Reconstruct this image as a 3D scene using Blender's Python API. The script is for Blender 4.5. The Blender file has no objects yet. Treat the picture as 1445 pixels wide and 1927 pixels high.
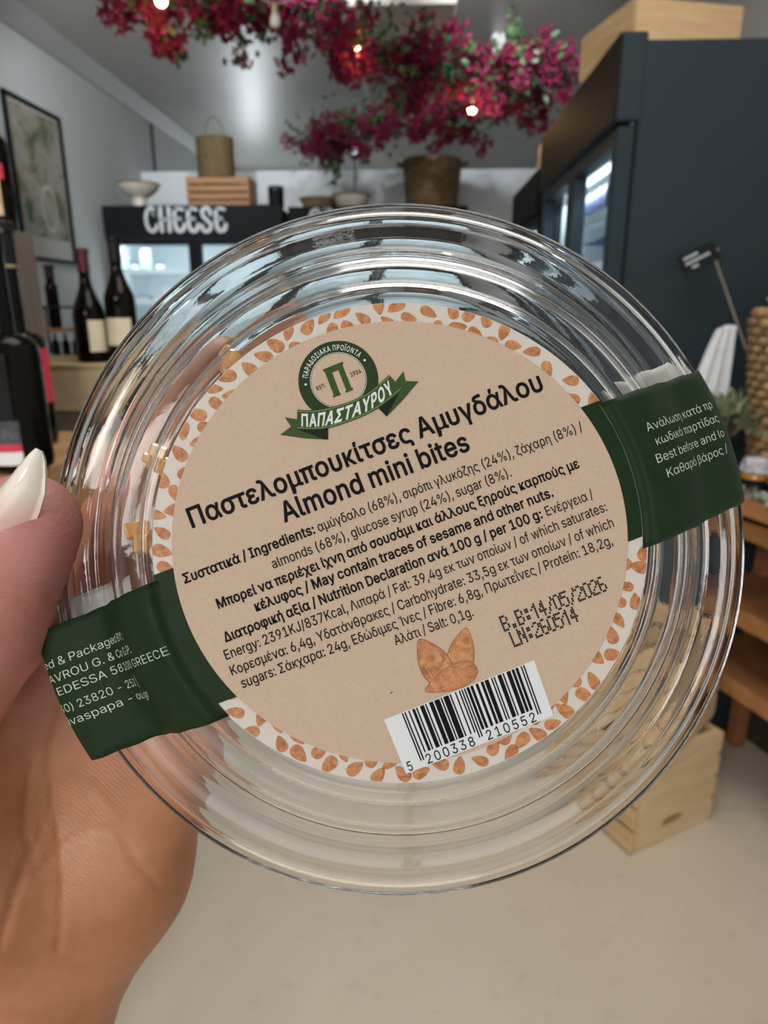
import bpy, math, random
import numpy as np
from mathutils import Vector, Matrix
from mathutils.geometry import tessellate_polygon

SC = bpy.context.scene
COL = SC.collection
PI = math.pi

# ------------------------------------------------------------------ camera
EYE = 1.45
PITCH = math.radians(16.6)
YAW = math.radians(2.5)
FPX = 1300.0
cam_data = bpy.data.cameras.new('camera')
cam = bpy.data.objects.new('camera', cam_data)
COL.objects.link(cam)
cam.location = (0, 0, EYE)
cam.rotation_euler = (PI / 2 - PITCH, 0, YAW)
cam_data.sensor_fit = 'VERTICAL'
cam_data.sensor_height = 36
cam_data.lens = 36 * FPX / 1927
cam_data.clip_start = 0.01
cam_data.clip_end = 60
cam_data.dof.use_dof = True
cam_data.dof.focus_distance = 0.131
cam_data.dof.aperture_fstop = 24
SC.camera = cam

# ------------------------------------------------------------------ exposure
SC.view_settings.view_transform = 'Standard'
SC.view_settings.look = 'None'
SC.view_settings.gamma = 1
SC.view_settings.use_curve_mapping = False
SC.view_settings.exposure = 0.0
SC.cycles.max_bounces = 24
SC.cycles.transmission_bounces = 24
SC.cycles.glossy_bounces = 8

# ------------------------------------------------------------------ daylight
world = bpy.data.worlds.new('sky')
SC.world = world
world.use_nodes = True
wn = world.node_tree
bg = wn.nodes['Background']
sky = wn.nodes.new('ShaderNodeTexSky')
sky.sky_type = 'HOSEK_WILKIE'
sky.sun_direction = (0.3, 0.5, 0.8)
sky.turbidity = 4
wn.links.new(sky.outputs[0], bg.inputs[0])
bg.inputs[1].default_value = 0.6


def area_light(name, loc, target, sx, sy, power, color):
    d = bpy.data.lights.new(name, 'AREA')
    d.shape = 'RECTANGLE'
    d.size, d.size_y, d.energy, d.color = sx, sy, power, color
    o = bpy.data.objects.new(name, d)
    COL.objects.link(o)
    o.location = loc
    o.rotation_euler = (Vector(target) - Vector(loc)).to_track_quat('-Z', 'Y').to_euler()
    return o


# daylight through the shop front behind the camera, and through a window of the back room
area_light('shop_front_daylight', (-0.45, -2.52, 1.2), (-0.3, 5, 1.2), 3.0, 1.5, 22, (0.97, 0.98, 1.0))
area_light('clerestory_daylight', (-1.05, -2.30, 2.62), (-0.1, 1.6, 0.75), 1.5, 0.62, 66, (1.0, 0.97, 0.93))
area_light('overhead_fill', (0.25, 0.9, 3.04), (0.25, 0.95, 0.0), 1.3, 1.1, 27, (1.0, 0.98, 0.95))  # overhead fill added out of view to brighten the floor; ceiling has no opening
area_light('back_room_daylight', (-2.0, 9.3, 1.75), (-1.6, 0, 2.2), 0.3, 1.2, 15, (0.86, 0.94, 1.0))

# ------------------------------------------------------------------ camera rays (planning aid: photo pixel + depth -> point of the room)
CP, SP = math.cos(PITCH), math.sin(PITCH)
ROT = Matrix.Rotation(YAW, 3, 'Z')
AX = ROT @ Vector((1, 0, 0))
AF = ROT @ Vector((0, CP, -SP))
AU = ROT @ Vector((0, SP, CP))
CAMPOS = Vector((0, 0, EYE))


def ray(px, py):
    return AX * ((px - 722.5) / FPX) + AF - AU * ((py - 963.5) / FPX)


def at(px, py, x=None, y=None, z=None, d=None):
    r = ray(px, py)
    t = d if d is not None else (y / r.y if y is not None else ((z - EYE) / r.z if z is not None else x / r.x))
    return CAMPOS + r * t


# ------------------------------------------------------------------ mesh helpers
class MB:
    def __init__(s):
        s.v, s.f, s.m = [], [], []

    def add(s, vs, fs, mi=0):
        n = len(s.v)
        s.v += [tuple(p) for p in vs]
        s.f += [tuple(i + n for i in f) for f in fs]
        s.m += [mi] * len(fs)
        return s

    def box(s, c, size, rz=0.0, mi=0, bev=0.0, rot=None):
        hx, hy, hz = size[0] / 2, size[1] / 2, size[2] / 2
        M = rot if rot is not None else Matrix.Rotation(rz, 3, 'Z')
        c = Vector(c)
        b = min(bev, hx * .45, hy * .45, hz * .45)
        if b <= 0:
            P = [M @ Vector((sx * hx, sy * hy, sz * hz)) + c for sz in (-1, 1) for sy in (-1, 1) for sx in (-1, 1)]
            F = [(0, 2, 3, 1), (4, 5, 7, 6), (0, 1, 5, 4), (2, 6, 7, 3), (0, 4, 6, 2), (1, 3, 7, 5)]
            return s.add(P, F, mi)
        P, idx = [], {}
        for sz in (-1, 1):
            for sy in (-1, 1):
                for sx in (-1, 1):
                    for ax in range(3):
                        q = [sx * (hx - b), sy * (hy - b), sz * (hz - b)]
                        q[ax] = (sx * hx, sy * hy, sz * hz)[ax]
                        idx[(sx, sy, sz, ax)] = len(P)
                        P.append(M @ Vector(q) + c)
        F = []
        for ax in range(3):
            a1, a2 = (ax + 1) % 3, (ax + 2) % 3
            for sg in (-1, 1):
                q = []
                for (p1, p2) in ((-1, -1), (1, -1), (1, 1), (-1, 1)):
                    k = [0, 0, 0]
                    k[ax], k[a1], k[a2] = sg, p1, p2
                    q.append(idx[(*k, ax)])
                F.append(tuple(q) if sg > 0 else tuple(reversed(q)))
        for ax in range(3):
            a1, a2 = (ax + 1) % 3, (ax + 2) % 3
            for p1 in (-1, 1):
                for p2 in (-1, 1):
                    k0, k1 = [0, 0, 0], [0, 0, 0]
                    k0[ax], k0[a1], k0[a2] = -1, p1, p2
                    k1[ax], k1[a1], k1[a2] = 1, p1, p2
                    q = [idx[(*k0, a1)], idx[(*k1, a1)], idx[(*k1, a2)], idx[(*k0, a2)]]
                    F.append(tuple(q) if p1 * p2 > 0 else tuple(reversed(q)))
        for sx in (-1, 1):
            for sy in (-1, 1):
                for sz in (-1, 1):
                    q = [idx[(sx, sy, sz, a)] for a in range(3)]
                    F.append(tuple(q) if sx * sy * sz > 0 else tuple(reversed(q)))
        return s.add(P, F, mi)

    def tube(s, path, r, seg=8, mi=0, closed=False, cap=True):
        path = [Vector(p) for p in path]
        n = len(path)
        rr = r if isinstance(r, (list, tuple)) else [r] * n
        rings, prev = [], None
        for i, p in enumerate(path):
            if closed:
                t = path[(i + 1) % n] - path[i - 1]
            else:
                t = path[min(i + 1, n - 1)] - path[max(i - 1, 0)]
            if t.length < 1e-9:
                t = Vector((0, 0, 1))
            t.normalize()
            if prev is None:
                a = t.orthogonal().normalized()
            else:
                a = prev - t * prev.dot(t)
                a = a.normalized() if a.length > 1e-6 else t.orthogonal().normalized()
            prev = a
            b = t.cross(a)
            rings.append([p + (a * math.cos(2 * PI * k / seg) + b * math.sin(2 * PI * k / seg)) * rr[i] for k in range(seg)])
        P = [q for R in rings for q in R]
        F = []
        for i in range(n if closed else n - 1):
            j = (i + 1) % n
            for k in range(seg):
                F.append((i * seg + k, i * seg + (k + 1) % seg, j * seg + (k + 1) % seg, j * seg + k))
        if cap and not closed:
            F.append(tuple(reversed(range(seg))))
            F.append(tuple(range((n - 1) * seg, n * seg)))
        return s.add(P, F, mi)

    def lathe(s, prof, seg=32, c=(0, 0, 0), mi=0, a0=0.0, a1=2 * PI, closed_profile=False):
        full = abs(a1 - a0 - 2 * PI) < 1e-6
        m = seg if full else seg + 1
        P, F = [], []
        for (r, z) in prof:
            for k in range(m):
                a = a0 + (a1 - a0) * k / seg
                P.append((c[0] + r * math.cos(a), c[1] + r * math.sin(a), c[2] + z))
        n = len(prof)
        for i in range(n if closed_profile else n - 1):
            j = (i + 1) % n
            for k in range(seg):
                k2 = (k + 1) % m
                F.append((i * m + k, i * m + k2, j * m + k2, j * m + k))
        return s.add(P, F, mi)

    def poly(s, loops, mp, mi=0):
        """filled polygon with holes; loops of 2-D points, mp maps (x, y) to 3-D"""
        L = [[Vector((x, y, 0)) for x, y in l] for l in loops]
        flat = [q for l in L for q in l]
        tris = tessellate_polygon(L)
        F = []
        for t in tris:
            a, b, c = (flat[i] for i in t)
            F.append(tuple(t) if (b - a).cross(c - a).z > 0 else tuple(reversed(t)))
        return s.add([mp(q.x, q.y) for q in flat], F, mi)

    def build(s, name, mats, parent=None, smooth=False, loc=None):
        me = bpy.data.meshes.new(name)
        me.from_pydata([tuple(p) for p in s.v], [], s.f)
        mats = mats if isinstance(mats, (list, tuple)) else [mats]
        for m in mats:
            me.materials.append(m)
        me.polygons.foreach_set('material_index', s.m)
        if smooth:
            me.polygons.foreach_set('use_smooth', [True] * len(s.f))
            if smooth != 'full':
                me.set_sharp_from_angle(angle=math.radians(42))
        me.update()
        o = bpy.data.objects.new(name, me)
        COL.objects.link(o)
        if parent is not None:
            o.parent = parent
        if loc is not None:
            o.location = loc
        return o


def thing(name, label, cat, loc=(0, 0, 0), rz=0.0, group=None):
    o = bpy.data.objects.new(name, None)
    o.empty_display_size = 0.05
    COL.objects.link(o)
    o.location = loc
    o.rotation_euler = (0, 0, rz)
    return tag(o, label, cat, group)


def tag(o, label, cat, group=None):
    o['label'] = label
    o['category'] = cat
    if group:
        o['group'] = group
    return o


def struct(o):
    o['kind'] = 'structure'
    return o


def copy_tree(o, parent=None, loc=None, rz=None, label=None):
    c = o.copy()
    COL.objects.link(c)
    c.parent = parent
    if loc is not None:
        c.location = loc
    if rz is not None:
        c.rotation_euler = (0, 0, rz)
    if label:
        c['label'] = label
    for ch in list(o.children):
        copy_tree(ch, c)
    return c


# ------------------------------------------------------------------ materials
def new_mat(name):
    m = bpy.data.materials.new(name)
    m.use_nodes = True
    return m, m.node_tree, m.node_tree.nodes['Principled BSDF']


def ramp(nt, fac, stops):
    r = nt.nodes.new('ShaderNodeValToRGB')
    e = r.color_ramp.elements
    while len(e) < len(stops):
        e.new(0.5)
    for k, (p, c) in enumerate(stops):
        e[k].position = p
        e[k].color = (*c, 1)
    nt.links.new(fac, r.inputs[0])
    return r.outputs[0]


def noise(nt, scale, detail=4, rough=0.5, stretch=(1, 1, 1), dist=0.0, coord='Object'):
    tc = nt.nodes.new('ShaderNodeTexCoord')
    mp = nt.nodes.new('ShaderNodeMapping')
    mp.inputs['Scale'].default_value = stretch
    nt.links.new(tc.outputs[coord], mp.inputs[0])
    n = nt.nodes.new('ShaderNodeTexNoise')
    n.inputs['Scale'].default_value = scale
    n.inputs['Detail'].default_value = detail
    n.inputs['Roughness'].default_value = rough
    n.inputs['Distortion'].default_value = dist
    nt.links.new(mp.outputs[0], n.inputs['Vector'])
    return n.outputs['Fac']


def bump(nt, b, fac, strength, dist=0.001):
    n = nt.nodes.new('ShaderNodeBump')
    n.inputs['Strength'].default_value = strength
    n.inputs['Distance'].default_value = dist
    nt.links.new(fac, n.inputs['Height'])
    nt.links.new(n.outputs[0], b.inputs['Normal'])
    return n


def plain(name, c, rough=0.5, metal=0.0, var=0.08, scale=30, bmp=0.0, bdist=0.001, spec=None, coat=0.0):
    m, nt, b = new_mat(name)
    f = noise(nt, scale)
    lo = tuple(max(0, x * (1 - var)) for x in c)
    hi = tuple(min(1, x * (1 + var)) for x in c)
    nt.links.new(ramp(nt, f, [(0.3, lo), (0.7, hi)]), b.inputs['Base Color'])
    b.inputs['Roughness'].default_value = rough
    b.inputs['Metallic'].default_value = metal
    if spec is not None:
        b.inputs['Specular IOR Level'].default_value = spec
    if coat:
        b.inputs['Coat Weight'].default_value = coat
        b.inputs['Coat Roughness'].default_value = 0.05
    if bmp:
        bump(nt, b, f, bmp, bdist)
    return m


def wood(name, c1, c2, stretch=(1, 12, 12), scale=3.0, rough=0.55):
    m, nt, b = new_mat(name)
    f = noise(nt, scale, 6, 0.6, stretch, 0.6)
    mid = tuple((x + y) / 2 for x, y in zip(c1, c2))
    nt.links.new(ramp(nt, f, [(0.3, c1), (0.5, mid), (0.68, c2)]), b.inputs['Base Color'])
    b.inputs['Roughness'].default_value = rough
    bump(nt, b, f, 0.25, 0.002)
    return m


def glassy(name, c, rough=0.03, ior=1.45):
    m, nt, b = new_mat(name)
    b.inputs['Base Color'].default_value = (*c, 1)
    b.inputs['Roughness'].default_value = rough
    b.inputs['IOR'].default_value = ior
    b.inputs['Transmission Weight'].default_value = 1.0
    return m


def emit(name, c, strength):
    m, nt, b = new_mat(name)
    b.inputs['Base Color'].default_value = (*c, 1)
    b.inputs['Emission Color'].default_value = (*c, 1)
    b.inputs['Emission Strength'].default_value = strength
    return m


M = {}
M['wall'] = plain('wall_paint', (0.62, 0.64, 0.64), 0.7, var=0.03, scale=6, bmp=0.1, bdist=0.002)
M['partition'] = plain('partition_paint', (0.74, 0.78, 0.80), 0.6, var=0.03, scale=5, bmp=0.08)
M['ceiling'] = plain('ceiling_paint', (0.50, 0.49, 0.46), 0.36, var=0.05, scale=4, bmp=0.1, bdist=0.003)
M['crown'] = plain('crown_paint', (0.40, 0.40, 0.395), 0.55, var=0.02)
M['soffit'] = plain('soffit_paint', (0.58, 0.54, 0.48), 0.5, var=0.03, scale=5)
M['vent'] = plain('vent_grey', (0.12, 0.11, 0.10), 0.6)
M['black'] = plain('black_laminate', (0.006, 0.008, 0.010), 0.6, var=0.2, spec=.15)
M['blackmetal'] = plain('black_metal', (0.02, 0.022, 0.022), 0.45, 0.3)
M['fridge_side'] = plain('slate_enamel', (0.0145, 0.026, 0.033), 0.5, var=0.08, scale=3, spec=.25)
M['fridge_front'] = plain('dark_brown_laminate', (0.010, 0.008, 0.006), 0.55, var=0.2, spec=.15)
M['white_in'] = plain('fridge_liner_white', (0.78, 0.84, 0.86), 0.4, var=0.02)
M['rail'] = plain('shelf_rail_white', (0.85, 0.9, 0.92), 0.35, var=0.02)
M['sign_white'] = plain('sign_white', (0.62, 0.66, 0.70), 0.6, var=0.05)
M['pine'] = wood('pale_pine', (0.66, 0.47, 0.26), (0.52, 0.32, 0.15), (2, 2, 14), 2.2)
M['pine_end'] = wood('pale_pine_end', (0.70, 0.56, 0.34), (0.60, 0.40, 0.22), (3, 3, 16), 1.8)
M['crate_orange'] = wood('warm_crate_wood', (0.44, 0.215, 0.08), (0.30, 0.13, 0.042), (2, 9, 18), 2.5)
M['rackwood'] = wood('reddish_rack_wood', (0.40, 0.17, 0.065), (0.24, 0.09, 0.032), (3, 3, 12), 3)
M['greywood'] = wood('greyed_shelf_wood', (0.20, 0.16, 0.12), (0.13, 0.10, 0.075), (10, 10, 2), 3)
M['darkwood'] = wood('dark_counter_wood', (0.055, 0.04, 0.028), (0.03, 0.022, 0.016), (2, 10, 10), 3, 0.5)
M['riserwood'] = wood('honey_riser_wood', (0.42, 0.24, 0.10), (0.30, 0.15, 0.06), (2, 10, 10), 3)
M['kraft'] = plain('kraft_card', (0.52, 0.38, 0.21), 0.8, var=0.22, scale=14)
M['wicker'] = plain('honey_wicker', (0.40, 0.25, 0.12), 0.6, var=0.45, scale=45)
M['wicker_dark'] = plain('dark_wicker', (0.17, 0.115, 0.05), 0.65, var=0.4, scale=60)
M['wicker_mid'] = plain('brown_wicker', (0.25, 0.165, 0.085), 0.65, var=0.5, scale=50)
M['linen'] = plain('white_linen', (0.72, 0.73, 0.74), 0.9, var=0.06, scale=20, bmp=0.15)
M['bottle'] = plain('dark_bottle_glass', (0.004, 0.003, 0.002), 0.05, var=0.1, spec=0.14)
M['bottle_green'] = plain('dark_green_bottle_glass', (0.004, 0.012, 0.006), 0.08, var=0.1, spec=0.14)
M['foil_red'] = plain('burgundy_foil', (0.10, 0.015, 0.022), 0.35, 0.3)
M['foil_black'] = plain('black_foil', (0.010, 0.009, 0.008), 0.35, 0.0, spec=.2)
M['foil_gold'] = plain('brass_band', (0.45, 0.32, 0.16), 0.3, 0.7)
M['paper_cream'] = plain('cream_label_paper', (0.70, 0.62, 0.44), 0.7, var=0.06)
M['paper_tan'] = plain('tan_label_paper', (0.72, 0.50, 0.30), 0.7, var=0.12, scale=25)
M['paper_red'] = plain('red_label_paper', (0.55, 0.03, 0.06), 0.6)
M['paper_white'] = plain('white_label_paper', (0.78, 0.78, 0.78), 0.6, var=0.02)
M['paper_grey'] = plain('dark_grey_label_paper', (0.06, 0.06, 0.07), 0.6, var=0.5, scale=120)
M['ceramic'] = plain('cream_ceramic', (0.68, 0.62, 0.52), 0.25, var=0.06, scale=12)
M['ceramic_rim'] = plain('brown_glazed_rim', (0.22, 0.12, 0.06), 0.3)
M['leaf'] = plain('vine_leaf', (0.035, 0.085, 0.025), 0.55, var=0.4, scale=40)
M['sage'] = plain('sage_leaf', (0.24, 0.27, 0.15), 0.7, var=0.35, scale=40)
M['stem'] = plain('vine_stem', (0.08, 0.05, 0.025), 0.7)
M['floor'] = None
m, nt, b = new_mat('polished_concrete')
f1 = noise(nt, 1.6, 6, 0.6, dist=0.4)
f2 = noise(nt, 22, 5, 0.6)
c1 = ramp(nt, f1, [(0.3, (0.58, 0.505, 0.395)), (0.7, (0.67, 0.59, 0.47))])
c2 = ramp(nt, f2, [(0.28, (0.82, 0.82, 0.82)), (0.42, (1, 1, 1))])
mx = nt.nodes.new('ShaderNodeMixRGB')
mx.blend_type = 'MULTIPLY'
mx.inputs[0].default_value = 0.6
nt.links.new(c1, mx.inputs[1])
nt.links.new(c2, mx.inputs[2])
nt.links.new(mx.outputs[0], b.inputs['Base Color'])
b.inputs['Roughness'].default_value = 0.42
bump(nt, b, f2, 0.05, 0.002)
M['floor'] = m
m, nt, b = new_mat('bougainvillea_bract')
f1 = noise(nt, 40, 3)
nt.links.new(ramp(nt, f1, [(0.3, (0.13, 0.005, 0.034)), (0.7, (0.26, 0.018, 0.085))]), b.inputs['Base Color'])
b.inputs['Roughness'].default_value = 0.6
b.inputs['Subsurface Weight'].default_value = 0.0
tr = nt.nodes.new('ShaderNodeBsdfTranslucent')
tr.inputs[0].default_value = (0.60, 0.03, 0.10, 1)
ms = nt.nodes.new('ShaderNodeMixShader')
ms.inputs[0].default_value = 0.35
nt.links.new(b.outputs[0], ms.inputs[1])
nt.links.new(tr.outputs[0], ms.inputs[2])
nt.links.new(ms.outputs[0], nt.nodes['Material Output'].inputs[0])
M['bract'] = m
M['pane'] = glassy('fridge_door_glass', (0.95, 0.98, 1.0), 0.0, 1.45)
# thin flat pane: straight-through glass with a faint mirror
m, nt, b = new_mat('thin_pane_glass')
t_ = nt.nodes.new('ShaderNodeBsdfTransparent')
t_.inputs[0].default_value = (0.90, 0.95, 0.97, 1)
g_ = nt.nodes.new('ShaderNodeBsdfGlossy')
g_.inputs['Roughness'].default_value = 0.02
fr = nt.nodes.new('ShaderNodeFresnel')
fr.inputs[0].default_value = 1.5
ms = nt.nodes.new('ShaderNodeMixShader')
nt.links.new(fr.outputs[0], ms.inputs[0])
nt.links.new(t_.outputs[0], ms.inputs[1])
nt.links.new(g_.outputs[0], ms.inputs[2])
nt.links.new(ms.outputs[0], nt.nodes['Material Output'].inputs[0])
M['pane'] = m
M['led'] = emit('led_tube', (0.85, 0.95, 1.0), 3.5)
M['bulb_on'] = emit('warm_bulb_glow', (1.0, 0.72, 0.32), 30.0)
M['bulb_off'] = plain('frosted_bulb', (0.75, 0.74, 0.68), 0.15, var=0.02)
M['socket'] = plain('brass_socket', (0.35, 0.30, 0.20), 0.35, 0.6)
M['cord'] = plain('pale_cord', (0.45, 0.44, 0.40), 0.6)

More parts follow.
